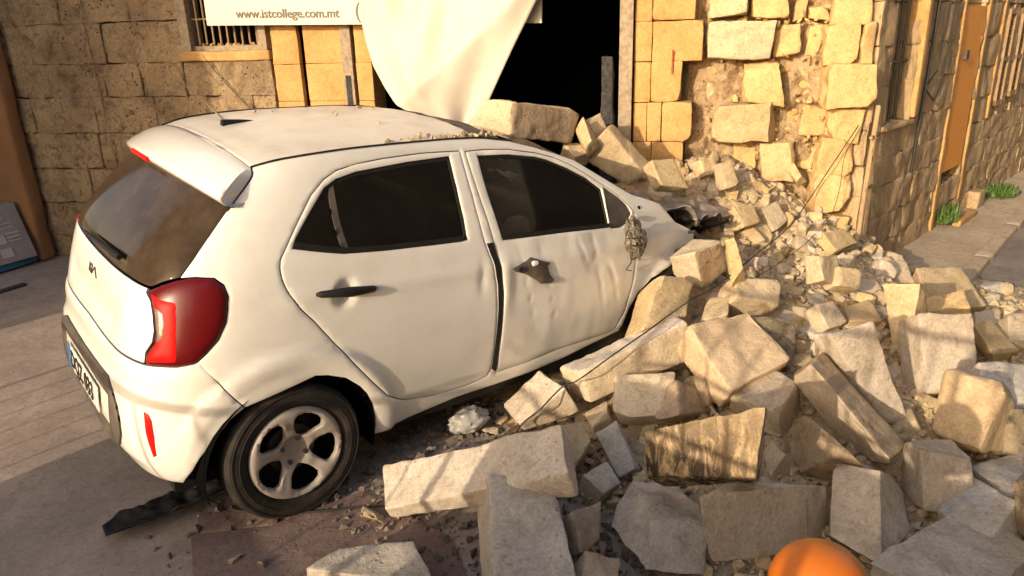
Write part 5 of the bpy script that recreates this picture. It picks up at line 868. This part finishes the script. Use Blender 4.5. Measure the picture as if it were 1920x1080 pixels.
# wheels (upright on the ground, so placed in world space under the car)
def wheel(wx, wy, sg, detail=True, name='wheel', wz=.285):
    tyre = MB(); prof = [(.190, .060), (.197, .074), (.215, .086), (.245, .088), (.268, .080), (.281, .064), (.2845, .045), (.2855, 0), (.2845, -.045), (.281, -.064), (.268, -.080), (.245, -.088), (.215, -.086), (.19, -.075)]
    n_ = 64; V = []; F = []
    for k in range(n_):
        t = 2 * math.pi * k / n_
        for r_, y_ in prof:
            zz = r_ * math.sin(t); zz = max(zz, -.278) ; V.append((r_ * math.cos(t), y_ * sg, zz))
    m = len(prof)
    for k in range(n_):
        for i in range(m - 1): F.append((k * m + i, k * m + i + 1, ((k + 1) % n_) * m + i + 1, ((k + 1) % n_) * m + i))
    tyre.add(V, F)
    for rr_ in (.232, .262):   # raised sidewall rings
        tyre.tube([(rr_ * math.cos(t), .0875 * sg, rr_ * math.sin(t)) for t in np.linspace(0, 2 * math.pi, 49)], .0022, 5, cap=False)
    # tread grooves
    E_ = empty(name, (0, 0, 0)); E_.parent = CAR; E_.matrix_local = CAR.matrix_world.inverted() @ Matrix.Translation((wx, wy, wz))
    ty = tyre.build('tyre', M['rubber'], E_, smooth=True, sharp=30)
    holes = []
    for k in range(5):
        th = R(62) + 2 * math.pi * k / 5; pts = []
        for (r_, a_) in ((.064, 0), (.070, -12), (.084, -20), (.110, -25), (.142, -26), (.160, -21), (.168, -11), (.170, 0), (.168, 11), (.160, 21), (.142, 26), (.110, 25), (.084, 20), (.070, 12)): pts.append([r_ * math.cos(th + R(a_)), r_ * math.sin(th + R(a_))])
        holes.append(pts)
    outer = [[.194 * math.cos(t), .194 * math.sin(t)] for t in np.linspace(0, 2 * math.pi, 60, endpoint=False)]
    V, F, d = cdt(np.array(outer), [np.array(h_) for h_ in holes], .012, .004, .012)
    r_ = np.hypot(V[:, 0], V[:, 1]); dep = .030 * sst((.085 - r_) / .05) * -1 + .022 * sst((r_ - .09) / .06) - .006 * sst((r_ - .182) / .010) - .010 * np.exp(-d / .004)
    ang = np.arctan2(V[:, 1], V[:, 0]); sp_ = np.cos((ang - R(62) - math.pi / 5) * 5); dep = dep - .004 * sst((sp_ - .80) / .2) * sst((r_ - .07) / .03) * sst((.165 - r_) / .02)
    X = np.stack([V[:, 0], sg * (.068 + dep), V[:, 1]], 1); F = [list(f) for f in F]
    fn = np.cross(X[F[0][1]] - X[F[0][0]], X[F[0][2]] - X[F[0][0]])
    if fn[1] * sg < 0: F = [f[::-1] for f in F]
    X, F = thicken(X, F, np.tile([0, sg * 1., 0], (len(X), 1)), .016); rimo = mesh_obj('rim', X, F, M['rim'], E_, sharp=50)
    for k in range(4):
        m_ = MB(); t = R(45) + k * math.pi / 2 + R(20); c = np.array([.052 * math.cos(t), 0, .052 * math.sin(t)]); m_.tube([c + np.array([0, sg * .030, 0]), c + np.array([0, sg * .053, 0])], .0105, 6); m_.build('lug_nut', M['darkmetal'], rimo)
    m_ = MB(); m_.tube([(0, -.02 * sg, 0), (0, .018 * sg, 0)], .10, 24); m_.tube([(0, .0 * sg, 0), (0, .015 * sg, 0)], .03, 16); m_.build('brake_drum', M['darkmetal'], E_, smooth=True)
    m_ = MB(); m_.tube([(0, -.06 * sg, 0), (0, -.05 * sg, 0)], .186, 32); m_.build('rim_barrel', M['black'], E_)
    return E_
wheel(0, -.703, -1); wheel(2.39, -.69, -1); wheel(0.03, .703, 1); wheel(2.39, .70, 1)
# ---------------------------------------------------------------- rubble heap under the blocks
CP = np.array([(3.45,-.05,.93),(3.6,-.2,.92),(3.8,-.5,.76),(3.95,-.7,.56),(4.12,-.95,.33),(3.0,-.5,.62),(3.3,-.2,.82),(2.6,-.75,.42),(2.9,-.9,.38),(2.2,-1.0,.16),(4.0,-1.3,.14),(4.6,-1.2,.03),(5.2,-1.2,0),(1.7,-1.1,.04),(1.3,-1.0,.0),(1.9,-1.7,.06),(2.5,-2.0,.06),(1.2,-1.6,0),(.6,-1.2,0),(3.0,-2.2,.04),(3.8,-2.0,.02),(0.4,-2,0),(1.2,-2.5,0),(2,-2.8,0),(3.5,-3,0),(5,-2,0),(5.5,-3,0),(0,0,0),(-1,-1,0),(2.4,-.3,.3),(3.2,.3,.7),(2.9,.6,.4),(2.3,.5,.1),(1.5,0,0),(1,.5,0),(2.2,-.75,.2),(1.9,-.8,.06),(2.85,.0,.80),(3.1,.15,.88),(2.65,.2,.70),(2.0,-1.5,.16),(2.4,-1.7,.20),(1.5,-1.4,.10),(2.9,-1.6,.24),(3.3,-1.0,.42),(2.6,-1.3,.30),(3.2,-1.3,.28),(3.6,-.9,.45)])
def heapH(x, y):
    x = np.asarray(x, float); y = np.asarray(y, float); sw = 0; sh = 0
    for cx, cy, h in CP:
        d2 = (x - cx) ** 2 + (y - cy) ** 2; w = np.exp(-d2 / (2 * .22 ** 2)) + 1e-7 / (d2 + .1); sw = sw + w; sh = sh + w * h
    return sh / sw
xs = np.linspace(.2, 5.6, 230); ys = np.linspace(-3.2, 1.0, 180); X, Y = np.meshgrid(xs, ys); Hh = heapH(X, Y)
P0 = np.stack([X.ravel(), Y.ravel(), 0 * X.ravel()], 1)
nz = fbm(P0, 7, 3, 4) * .022 + np.abs(vnoise(P0, 22, 7)) * .018
edge = sst((P0[:, 0] - .3) / .8) * sst((5.4 - P0[:, 0]) / .6) * sst((P0[:, 1] + 3.1) / .5)
Zh = (Hh.ravel() - .012 + nz * (.35 + 2.2 * np.clip(Hh.ravel(), 0, .5)) + .02 * sst((P0[:, 0] - .9) / .5)) * edge - .02 * (1 - edge)
wallside = ((P0[:, :2] - K[:2]) @ WN[:2]); keep = wallside > -.34; V = P0.copy(); V[:, 2] = Zh; nx = len(xs)
F = []
for j in range(len(ys) - 1):
    for i in range(nx - 1):
        f = (j * nx + i, j * nx + i + 1, (j + 1) * nx + i + 1, (j + 1) * nx + i)
        if keep[list(f)].all(): F.append(f)
o = mesh_obj('rubble_heap', V, F, M['mortar'], sharp=30); tag(o, 'heap of crushed limestone and dust sloping down from the broken wall', 'rubble', kind='stuff')
# ---------------------------------------------------------------- individually placed blocks
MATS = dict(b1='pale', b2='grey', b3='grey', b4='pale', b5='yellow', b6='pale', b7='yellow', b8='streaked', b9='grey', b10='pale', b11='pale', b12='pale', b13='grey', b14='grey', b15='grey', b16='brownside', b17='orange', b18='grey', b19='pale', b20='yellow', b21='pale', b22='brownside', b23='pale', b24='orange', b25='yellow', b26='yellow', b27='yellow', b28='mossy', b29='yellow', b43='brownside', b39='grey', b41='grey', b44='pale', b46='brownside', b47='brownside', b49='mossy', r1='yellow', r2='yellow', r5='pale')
for i, (n_, (c8, lab)) in enumerate(STONES.items()):
    c8 = np.array(c8); c8 = c8.mean(0) + (c8 - c8.mean(0)) * (1.0 if n_ in ('b25', 'r1', 'r2') else 1.055); big = np.linalg.norm(c8[7] - c8[0]) > .33
    rgh = ()
    if n_ in ('b8', 'r1', 'b28', 'b43', 'b12'): rgh = ((0, 0, .012), (1, 0, .012), (2, 0, .016), (2, 1, .016))
    else: rgh = tuple((int(a_), int(s_), float(am_)) for a_, s_, am_ in zip(np.random.default_rng(i + 9).permutation(3)[:2], np.random.default_rng(i + 19).integers(0, 2, 2), (.014, .009)))
    r_ = .045 if n_ == 'b17' else (.013 if big else .009)
    V, F = block(c8, r=r_ * random.uniform(.7, 1.25), cell=.022 if big else .018, amp=.0085 if big else .006, seed=i * 7 + 3, chips=random.choice([4, 5, 6, 7]), chipsize=.20 if n_ in ('b1', 'b21', 'b19') else .30, rough_faces=rgh)
    loc = V.mean(0); loc[2] = V[:, 2].min()
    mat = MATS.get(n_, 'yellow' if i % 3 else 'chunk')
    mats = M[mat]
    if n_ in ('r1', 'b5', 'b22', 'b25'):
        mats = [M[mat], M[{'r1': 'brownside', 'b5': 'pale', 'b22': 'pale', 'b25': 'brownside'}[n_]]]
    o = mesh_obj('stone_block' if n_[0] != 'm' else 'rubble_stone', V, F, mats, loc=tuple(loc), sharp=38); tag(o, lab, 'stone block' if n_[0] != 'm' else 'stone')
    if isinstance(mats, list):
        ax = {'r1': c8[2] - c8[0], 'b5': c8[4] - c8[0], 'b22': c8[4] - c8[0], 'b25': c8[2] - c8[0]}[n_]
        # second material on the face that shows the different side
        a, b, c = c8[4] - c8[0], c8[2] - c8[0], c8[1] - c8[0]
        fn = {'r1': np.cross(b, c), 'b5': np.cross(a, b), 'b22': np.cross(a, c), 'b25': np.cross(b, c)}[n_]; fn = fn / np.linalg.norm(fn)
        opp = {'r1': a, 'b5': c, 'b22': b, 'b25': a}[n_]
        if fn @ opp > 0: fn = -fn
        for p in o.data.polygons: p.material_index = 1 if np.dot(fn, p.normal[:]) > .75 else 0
# ---------------------------------------------------------------- fist sized rubble, each its own stone
protos = []
for k in range(12):
    V, F = hull_chunk(100 + k, 12 + k % 4, 1); me = bpy.data.meshes.new('rubble_chunk'); me.from_pydata(V.tolist(), [], F); me.materials.append(M['chunk' if k % 4 else 'yellow'])
    bm = bmesh.new(); bm.from_mesh(me)
    for e in bm.edges: e.smooth = not (len(e.link_faces) == 2 and e.calc_face_angle(0) > R(28))
    for f in bm.faces: f.smooth = True
    bm.to_mesh(me); bm.free(); protos.append(me)
rr = np.random.default_rng(2024); n_ = 0; placed = []
def put(name, me, loc, s, label, cat, group, rot=None):
    o = bpy.data.objects.new(name, me); COL.objects.link(o); o.location = loc; o.scale = s; o.rotation_euler = rot if rot is not None else rr.uniform(0, 6.28, 3); tag(o, label, cat, group); return o
SC = [np.array(c) for c, _ in STONES.values()]; SCc = np.array([c.mean(0) for c in SC]); SCr = np.array([np.linalg.norm(c[7] - c[0]) / 2 for c in SC])
tries = 0
ANCH = dict(b1='long pale sawn slab', b7='block with the carved groove', b8='black streaked block', b12='pitted stump of stone', b17='striped boulder', b19='upright rectangular block', b20='narrow wedge of stone', b21='tall smooth slab', b22='long diagonal slab', b24='large bright orange slab', b25='block against the front wing', b27='smooth slab over the dark gap', b28='dark mottled stone', b32='pale broad slab', b34='moulded lintel', m1='square block below the wall', m2='brick shaped leaning stone', m3='flat stone by the bonnet', m6='slab by the wall corner', m8='stone with the split face', r5='stone below the windscreen')
ANK = list(ANCH); ANP = np.array([np.array(STONES[k][0]).mean(0) for k in ANK])
def near_name(p): return ANCH[ANK[int(np.argmin(np.linalg.norm(ANP[:, :2] - np.array(p)[:2], axis=1)))]]
def side(p):
    k = int(np.argmin(np.linalg.norm(ANP[:, :2] - np.array(p)[:2], axis=1))); d_ = np.array(p)[:2] - ANP[k, :2]; rt = d_ @ np.array([.766, -.642]); fw = d_ @ np.array([.60, .73])
    return ('right of' if rt > 0 else 'left of') if abs(rt) > abs(fw) else ('behind' if fw > 0 else 'in front of')
while n_ < 262 and tries < 20000:
    tries += 1; x = rr.uniform(1.9, 5.0); y = rr.uniform(-1.9, .3); h = float(heapH(x, y))
    if rr.random() > (h * 2.2 + .04): continue
    if (np.array([x, y]) - K[:2]) @ WN[:2] < -.1: continue
    if x < 3.0 and y > -.78: continue
    s = rr.choice([.034, .044, .056, .070, .088], p=[.16, .26, .27, .20, .11]) * rr.uniform(.85, 1.2); p = np.array([x, y, h + s * .25])
    d = np.linalg.norm(SCc[:, :2] - p[:2], axis=1)
    if (d < SCr * .55).any(): continue
    if placed and min(np.linalg.norm(q[:2] - p[:2]) - .52 * (q[3] + s) for q in placed) < 0: continue
    placed.append(np.array([*p, s])); k_ = rr.integers(12)
    put('rubble_chunk', protos[k_], p, (s * rr.uniform(.9, 1.5), s * rr.uniform(.7, 1.1), s), ('egg sized' if s < .045 else 'fist sized' if s < .066 else 'head sized') + ' broken limestone chunk ' + side(p) + ' the ' + near_name(p), 'stone', 'broken limestone chunks on the rubble slope'); n_ += 1
nf = 0; tries = 0; fill = []
while nf < 150 and tries < 20000:
    tries += 1; x = rr.uniform(.9, 4.7); y = rr.uniform(-2.75, -.75)
    if x < 1.75 and not (x > .85 and y < -1.35): continue
    if x > 4.0 and y < -1.9: continue
    if x < 2.3 and y > -.95: continue
    s = rr.uniform(.05, .105) if x > 1.75 and nf < 95 else rr.uniform(.03, .06); h = float(heapH(x, y)); p = np.array([x, y, h + s * .1]); d = np.linalg.norm(SCc[:, :2] - p[:2], axis=1)
    if (d < SCr * (.58 if s > .06 else .42) + .0).any(): continue
    if fill and min(np.linalg.norm(q[:2] - p[:2]) - .7 * (q[3] + s) for q in fill) < 0: continue
    fill.append(np.array([*p, s])); q_ = np.array(Matrix.Rotation(rr.uniform(0, 6.28), 3, 'Z') @ Matrix.Rotation(rr.normal() * .5, 3, 'X') @ Matrix.Rotation(rr.normal() * .5, 3, 'Y'))
    dm = np.array([rr.uniform(1.2, 2.4), rr.uniform(1., 1.5), rr.uniform(.8, 1.3)]) * s; E3 = (q_ * dm).T
    V, F = block(box8(p - E3.sum(0) / 2, *E3), r=.010, cell=.022, amp=.006, seed=3000 + nf, chips=4, chipsize=.5)
    o = mesh_obj('small_stone', V, F, M[('pale', 'chunk', 'grey', 'yellow', 'brownside')[nf % 5]], loc=(p[0], p[1], V[:, 2].min()), sharp=35)
    tag(o, 'small ' + ('pale', 'buff', 'grey', 'yellow', 'brown')[nf % 5] + ' broken block ' + side(p) + ' the ' + near_name(p), 'stone', 'small broken blocks between the large ones'); nf += 1
# handful of larger chips near the slab and car
for (x, y, s, lab) in ((.20, -.98, .055, 'flat yellowish chip of stone in front of the long sawn slab'), (-.323, -.861, .030, 'small squared stone lying alone on the reddish concrete'), (.46, -.95, .045, 'grey chip between the long sawn slab and the rear wheel'), (.95, -.78, .04, 'small chip of stone left of the wedge shaped block under the sill'), (1.06, -.74, .03, 'chip of stone deep in the shadow under the sill')):
    put('stone_chip', protos[int(abs(x) * 100) % 12], (x, y, s * .35), (s * 1.4, s, s * .7), lab, 'stone', None, rot=(0, 0, x * 9))
# chips on the car roof
bp = []
for k in range(58):
    x = rr.uniform(.42, 1.15) if k < 50 else rr.uniform(.15, .9); yg = float(np.interp(x, gX[:, 0], -gX[:, 1])); y = -(yg - abs(rr.normal()) * .025 - .012) if k < 50 else rr.uniform(-.4, .3)
    if k < 50: x = .42 + .72 * math.sqrt(rr.random())
    w = bodyP(np.array([x, y, roofz(x, y)])); s = rr.uniform(.006, .017) if k > 3 else .02
    put('roof_chip', protos[rr.integers(12)], (w[0], w[1], w[2] + s * .4), (s * 1.3, s, s * .8), 'small chip of stone lying on the dusty white car roof', 'stone chip', 'stone chips scattered on the car roof')
for i, (x, y, s) in enumerate(SLOPE):
    z = float(heapH(x, y)); q_ = np.array(Matrix.Rotation(rr.uniform(0, 6.28), 3, 'Z') @ Matrix.Rotation(rr.normal() * .6, 3, 'X') @ Matrix.Rotation(rr.normal() * .6, 3, 'Y')); dm = np.array([rr.uniform(1.5, 2.6), rr.uniform(1., 1.6), rr.uniform(.7, 1.2)]) * s; E3 = (q_ * dm).T; p = np.array([x, y, z + s * .45])
    V, F = block(box8(p - E3.sum(0) / 2, *E3), r=.007, cell=.02, amp=.006, seed=5000 + i, chips=5, chipsize=.55)
    o = mesh_obj('slope_stone', V, F, M[('chunk', 'yellow', 'pale', 'yellow')[i % 4]], loc=(p[0], p[1], V[:, 2].min()), sharp=33); tag(o, ('buff', 'bright yellow', 'pale', 'golden')[i % 4] + ' hand sized split stone ' + side(p) + ' the ' + near_name(p), 'stone', 'hand sized stones on the upper slope')
# ---------------------------------------------------------------- gravel and dust, too many to count
def scatter(name, n, fn, smin, smax, mat, label, seed):
    r3 = np.random.default_rng(seed); Vs = []; Fs = []; c0 = 0; hp = [hull_chunk(200 + k, 9, 0) for k in range(6)]
    for _ in range(n):
        q = fn(r3)
        if q is None: continue
        V, F = hp[r3.integers(6)]; s = smin * (smax / smin) ** (r3.random() ** 2.2); a = r3.normal(size=3); th = r3.uniform(0, 6.28); Rm_ = np.array(Matrix.Rotation(th, 3, Vector(a).normalized()))
        V = V @ Rm_.T * s + np.array(q) + np.array([0, 0, s * .3]); Vs.append(V); Fs += [[i + c0 for i in f] for f in F]; c0 += len(V)
    o = mesh_obj(name, np.concatenate(Vs), Fs, mat, smooth=False); tag(o, label, name.replace('_', ' '), kind='stuff'); return o
def g1(r):
    t = r.random()
    if t < .55: x, y = r.uniform(.05, 2.2), r.uniform(-2.6, -.35); w = 1
    else: x, y = r.uniform(-.55, 1.6), r.uniform(-1.9, -.45); w = 1
    dn = math.exp(-((x + .5) / .5) ** 2) * .9
    if r.random() < dn * .75: return None
    if y < -.78 and x < .05 and r.random() < .8: return None
    return (x, y, max(.0, float(heapH(x, y)) * .9))
scatter('dark_gravel', 5200, g1, .005, .030, M['gravel'], 'dark dusty gravel and stone crumbs on the ground beside and under the car', 5)
def g2(r):
    x = r.uniform(1.7, 5.4); y = r.uniform(-2.3, .5); h = float(heapH(x, y))
    if r.random() > h * 2.5 + .12 or (np.array([x, y]) - K[:2]) @ WN[:2] < -.15: return None
    if x < 3.0 and y > -.76: return None
    return (x, y, h + r.uniform(0, .02))
scatter('limestone_rubble', 10000, g2, .009, .046, M['chunk'], 'small pale limestone fragments covering the slope of rubble', 6)
def g4(r):
    x = r.uniform(.9, 4.6); y = r.uniform(-2.85, -1.0)
    if x < 1.6 and y > -1.2: return None
    return (x, y, float(heapH(x, y)) + r.uniform(0, .02))
scatter('packed_fragments', 7500, g4, .007, .048, M['chunk'], 'small broken fragments and grit packed between the large blocks', 8)
def g3(r):
    x = r.uniform(-1.2, 6.5); y = r.uniform(-3, 3.6); return (x, y, .004) if r.random() < .55 else None
scatter('grit', 1500, g3, .002, .008, M['paving'], 'scattered pale grit on the ground around the car', 7)
# ---------------------------------------------------------------- remaining single things
def thing(mb_, name, mat, label, cat, loc, smooth=True, sharp=40, group=None):
    o = mb_.build(name, mat, None, loc=loc, smooth=smooth, sharp=sharp); tag(o, label, cat, group); return o
# black plastic trim torn off, under the tail
nu, nv = 50, 18; V = []; a0 = np.array([-.66, -.42, .012]); a1 = np.array([-.20, -.42, .03]); ax = a1 - a0; L_ = np.linalg.norm(ax[:2]); dx = ax / L_; dy = np.array([-dx[1], dx[0], 0])
for i in range(nu):
    t = i / (nu - 1); c = a0 + ax * t; w = .075 * (1 - .45 * abs(2 * t - 1) ** 4)
    for j in range(nv): v = -1 + 2 * j / (nv - 1); V.append(c + dy * w * v + np.array([0, 0, .012 + .030 * abs(v) ** 1.5 * (1 - .4 * t)]))
V = np.array(V); V[:, 2] += .022 * np.abs(fbm(V, 11, 4, 3)); V[:, 1] += .014 * vnoise(V, 12, 9); V[:, 0] += .012 * vnoise(V, 15, 19)
F = [(i * nv + j, i * nv + j + 1, (i + 1) * nv + j + 1, (i + 1) * nv + j) for i in range(nu - 1) for j in range(nv - 1)]
yaw_ = R(3); o = mesh_obj('torn_bumper_trim', V, F, M['black'], loc=(-.43, -.42, 0.012), sharp=35); tag(o, 'torn strip of black plastic trim lying on the ground under the rear bumper', 'plastic trim'); md = o.modifiers.new('t', 'SOLIDIFY'); md.thickness = .006
# crumpled white packaging by the sill
bmv = bmesh.new(); bmesh.ops.create_icosphere(bmv, subdivisions=4, radius=1); V = np.array([v.co[:] for v in bmv.verts]); F = [[v.index for v in f.verts] for f in bmv.faces]; bmv.free()
cr = V * (1 + .28 * fbm(V, 1.6, 77, 4) - .12 * np.abs(vnoise(V, 4, 5)))[:, None] * np.array([.105, .075, .065]); cr = cr + np.array([.88, -.70, .06]); o = mesh_obj('crumpled_packaging', cr, F, M['whiteplastic'], loc=(.88, -.70, 0.0), sharp=35); tag(o, 'crumpled white plastic packaging lying in the shadow below the sill', 'packaging')
# cables trailing over the stones
def unp(u, v, z):
    d = _r * (u - 960) + _d * (v - 540) + _f * 1393.64; t = (z - CAMC.z) / d.z; return CAMC + d * t
CAB = [[[3.95, -.72, 1.12], [3.78, -.66, .90], [3.55, -.78, .74], [3.30, -.86, .66], [2.95, -.98, .62], [2.62, -1.02, .60], [2.28, -1.05, .545], [1.9, -1.10, .50], [1.62, -1.16, .46], [1.40, -1.18, .385], [1.20, -1.12, .30], [1.05, -1.04, .22], [.86, -1.0, .03], [.55, -.80, .02], [.2, -.68, .012], [-.1, -.74, .012], [-.32, -.60, .012], [-.42, -.44, .03]]]
def spline(P, n=8):
    P = np.array(P); out = []
    for i in range(len(P) - 1):
        p0, p1, p2, p3 = P[max(i - 1, 0)], P[i], P[i + 1], P[min(i + 2, len(P) - 1)]
        for k in range(n): t = k / n; out.append(.5 * ((2 * p1) + (-p0 + p2) * t + (2 * p0 - 5 * p1 + 4 * p2 - p3) * t * t + (-p0 + 3 * p1 - 3 * p2 + p3) * t ** 3))
    return out + [P[-1]]
m_ = MB(); m_.tube(spline(WIREPTS[0]), .0034, 6); thing(m_, 'fallen_cable', M['wire'], 'long thin black cable trailing from the broken wall across the blocks to the rear wheel', 'cable', (2, -1, 0))
m_ = MB(); m_.tube(spline(WIREPTS[1]), .0022, 6); thing(m_, 'hanging_wire', M['wire'], 'thin wire hanging from the corner of the broken wall down to the rubble', 'wire', (4, -.9, .5))
m_ = MB(); m_.tube(spline([wp(-4.95, 1.74, .02), wp(-4.80, 1.55, .03), wp(-4.60, 1.33, .03), wp(-4.45, 1.15, .03)]), .003, 5); thing(m_, 'wall_wire', M['wire'], 'thin wire hanging below the barred window down the facade', 'wire', tuple(wp(-4.6, 1.1, .03)))
m_ = MB(); m_.tube(spline([wp(-5.98, 2.6, .02), wp(-5.97, 2.0, .02), wp(-5.95, 1.4, .025), wp(-5.93, .9, .02), wp(-5.94, .4, .02)]), .004, 5); thing(m_, 'wall_conduit', M['oldwall'], 'thin brown cable running straight down the shaded facade left of the barred window', 'cable', tuple(wp(-5.95, .4, .02)))
# left edge: leaning board, carton, plank
m_ = MB(); V, F = block(box8(wp(-8.0, 0, .03), WD * 1.26, WN * .16, UP * 2.08 + WD * -.04), r=.04, cell=.08, amp=.010, seed=61, chips=1, chipsize=.5); m_.add(V, F)
thing(m_, 'brown_panel', M['card'], 'tall brown cardboard sheeting standing against the shaded facade at the left edge', 'cardboard', tuple(wp(-7.4, 0, .1)))
CT = empty('carton', (-.45, 4.3, 0)); tag(CT, 'grey cardboard carton with a blue base leaning in the shade at the left edge', 'carton')
def loc_to(o, E_): o.parent = E_; o.location = -Vector(E_.location); return o
q0 = np.array([-.80, 4.02, .06]); qa = np.array([.64, .21, .02]); qc = np.array([-.07, .12, .47]); qb = np.array([-.05, .12, .0]); m_ = MB(); V, F = block(box8(q0, qa, qb, qc), r=.006, cell=.1, amp=.002, seed=1, chips=0); m_.add(V, F); loc_to(m_.build('box', M['carton'], None, smooth=True), CT)
m_ = MB(); V, F = block(box8(q0 + np.array([-.02, -.06, -.055]), qa * 1.02 + np.array([0, .1, 0]), np.array([-.05, .2, 0]), np.array([0, .02, .055])), r=.006, cell=.1, amp=.002, seed=2, chips=0); m_.add(V, F); loc_to(m_.build('base_panel', M['cblue'], None, smooth=True), CT)
nq = np.cross(qa, qc); nq /= np.linalg.norm(nq); 
m_ = MB()
for (u0, u1, v0, v1) in ((.60, .74, .10, .26), (.60, .72, .34, .50), (.74, .90, .42, .45), (.74, .90, .49, .52), (.74, .9, .36, .38), (.50, .86, .60, .62), (.58, .86, .67, .69), (.64, .78, .76, .84)):
    O = q0 + qa * u0 + qc * v0 - (nq * .0035 if nq[1] > 0 else -nq * .0035); flatbox(m_, box8(O, qa * (u1 - u0), (-nq if nq[1] > 0 else nq) * .002, qc * (v1 - v0)))
loc_to(m_.build('printed_marks', M['cartonink'], None), CT)
m_ = MB(); V, F = block(box8((-.75, 3.42, .0), (.40, .18, 0), (-.02, .05, 0), (0, 0, .02)), r=.004, cell=.06, amp=.002, seed=4, chips=0); m_.add(V, F); thing(m_, 'thin_plank', M['char'], 'thin dark plank lying flat on the ground in front of the grey carton', 'plank', (-.55, 3.5, 0))
# plants at the foot of the street wall
def plant(x, y, z0, r, h, n, label):
    r3 = np.random.default_rng(int(x * 100)); V = []; F = []
    for _ in range(n):
        a = r3.uniform(0, 6.28); q = r * math.sqrt(r3.random()); b = np.array([x + q * math.cos(a), y + q * .6 * math.sin(a), z0]); t = b + np.array([r3.normal() * .03, r3.normal() * .03, h * r3.uniform(.3, 1)]); w = r3.normal(size=3); w[2] *= .3; w = w / np.linalg.norm(w) * .014
        k = len(V); V += [b + (t - b) * .3, (b + t) / 2 + w, t, (b + t) / 2 - w]; F.append((k, k + 1, k + 2, k + 3))
    o = mesh_obj('weed', V, F, M['leaf'], loc=(x, y, z0), smooth=False); tag(o, label, 'plant')
p = sp(2.12, .05, .06); plant(p[0], p[1], .05, .10, .22, 260, 'small green weed at the foot of the wall below the orange door')
p = sp(3.75, .05, .12); plant(p[0], p[1], .05, .28, .12, 420, 'low spreading green weed by the farther step on the pavement')
m_ = MB(); V, F = block(box8(sp(2.98, .04, .0), SD * .24, SN * .11, UP * .17), r=.012, cell=.05, amp=.006, seed=9, chips=2); m_.add(V, F); thing(m_, 'door_step', M['street'], 'small stone step against the street wall beyond the orange door', 'step', tuple(sp(3., .04, .0)))
m_ = MB(); V, F = block(box8(sp(2.15, .04, .10), SD * .55, SN * .07, UP * .06), r=.01, cell=.07, amp=.006, seed=9, chips=1); m_.add(V, F); thing(m_, 'stone_edging', M['ashlar'], 'low stone edging on the pavement beside the weed below the orange door', 'edging', tuple(sp(2.2, .04, .1)))
# amber lamp on its post, close to the camera
LP = np.array([.25, -2.765, 0]); AL = empty('warning_lamp', tuple(LP)); tag(AL, 'smooth orange dome of a warning lamp at the bottom edge in front of the blocks', 'lamp')
V = []; F = []; n_ = 40; m1 = 16; top = .868; rr_ = .098
for i in range(m1 + 1):
    a_ = math.pi / 2 * i / m1
    for k in range(n_): t = 2 * math.pi * k / n_; V.append((LP[0] + rr_ * math.sin(a_) * math.cos(t), LP[1] + rr_ * math.sin(a_) * math.sin(t), top - rr_ * 1.02 + rr_ * 1.02 * math.cos(a_)))
for k in range(n_): t = 2 * math.pi * k / n_; V.append((LP[0] + rr_ * math.cos(t), LP[1] + rr_ * math.sin(t), top - rr_ * 1.7))
for i in range(m1 + 1):
    for k in range(n_): F.append((i * n_ + k, (i + 1) * n_ + k, (i + 1) * n_ + (k + 1) % n_, i * n_ + (k + 1) % n_))
loc_to(mesh_obj('lens', V, F, M['amber']), AL)
m_ = MB(); m_.tube([(LP[0], LP[1], top - rr_ * 1.66), (LP[0], LP[1], top - rr_ * 2.1)], .104, 32); m_.tube([(LP[0], LP[1], top - rr_ * 2.1), (LP[0], LP[1], 0)], .03, 16); loc_to(m_.build('post', M['galv'], None, smooth=True), AL)
lf = -np.array([.77, -.64, 0]); m_ = MB(); pts = [LP + np.array([0, 0, .60]) + lf * .05, LP + lf * .118 + np.array([0, 0, .72]), LP + lf * .124 + np.array([0, 0, .765]), LP + lf * .122 + np.array([0, 0, .797])]; m_.tube(spline(pts), .014, 10); loc_to(m_.build('bracket', M['galv'], None, smooth=True), AL)
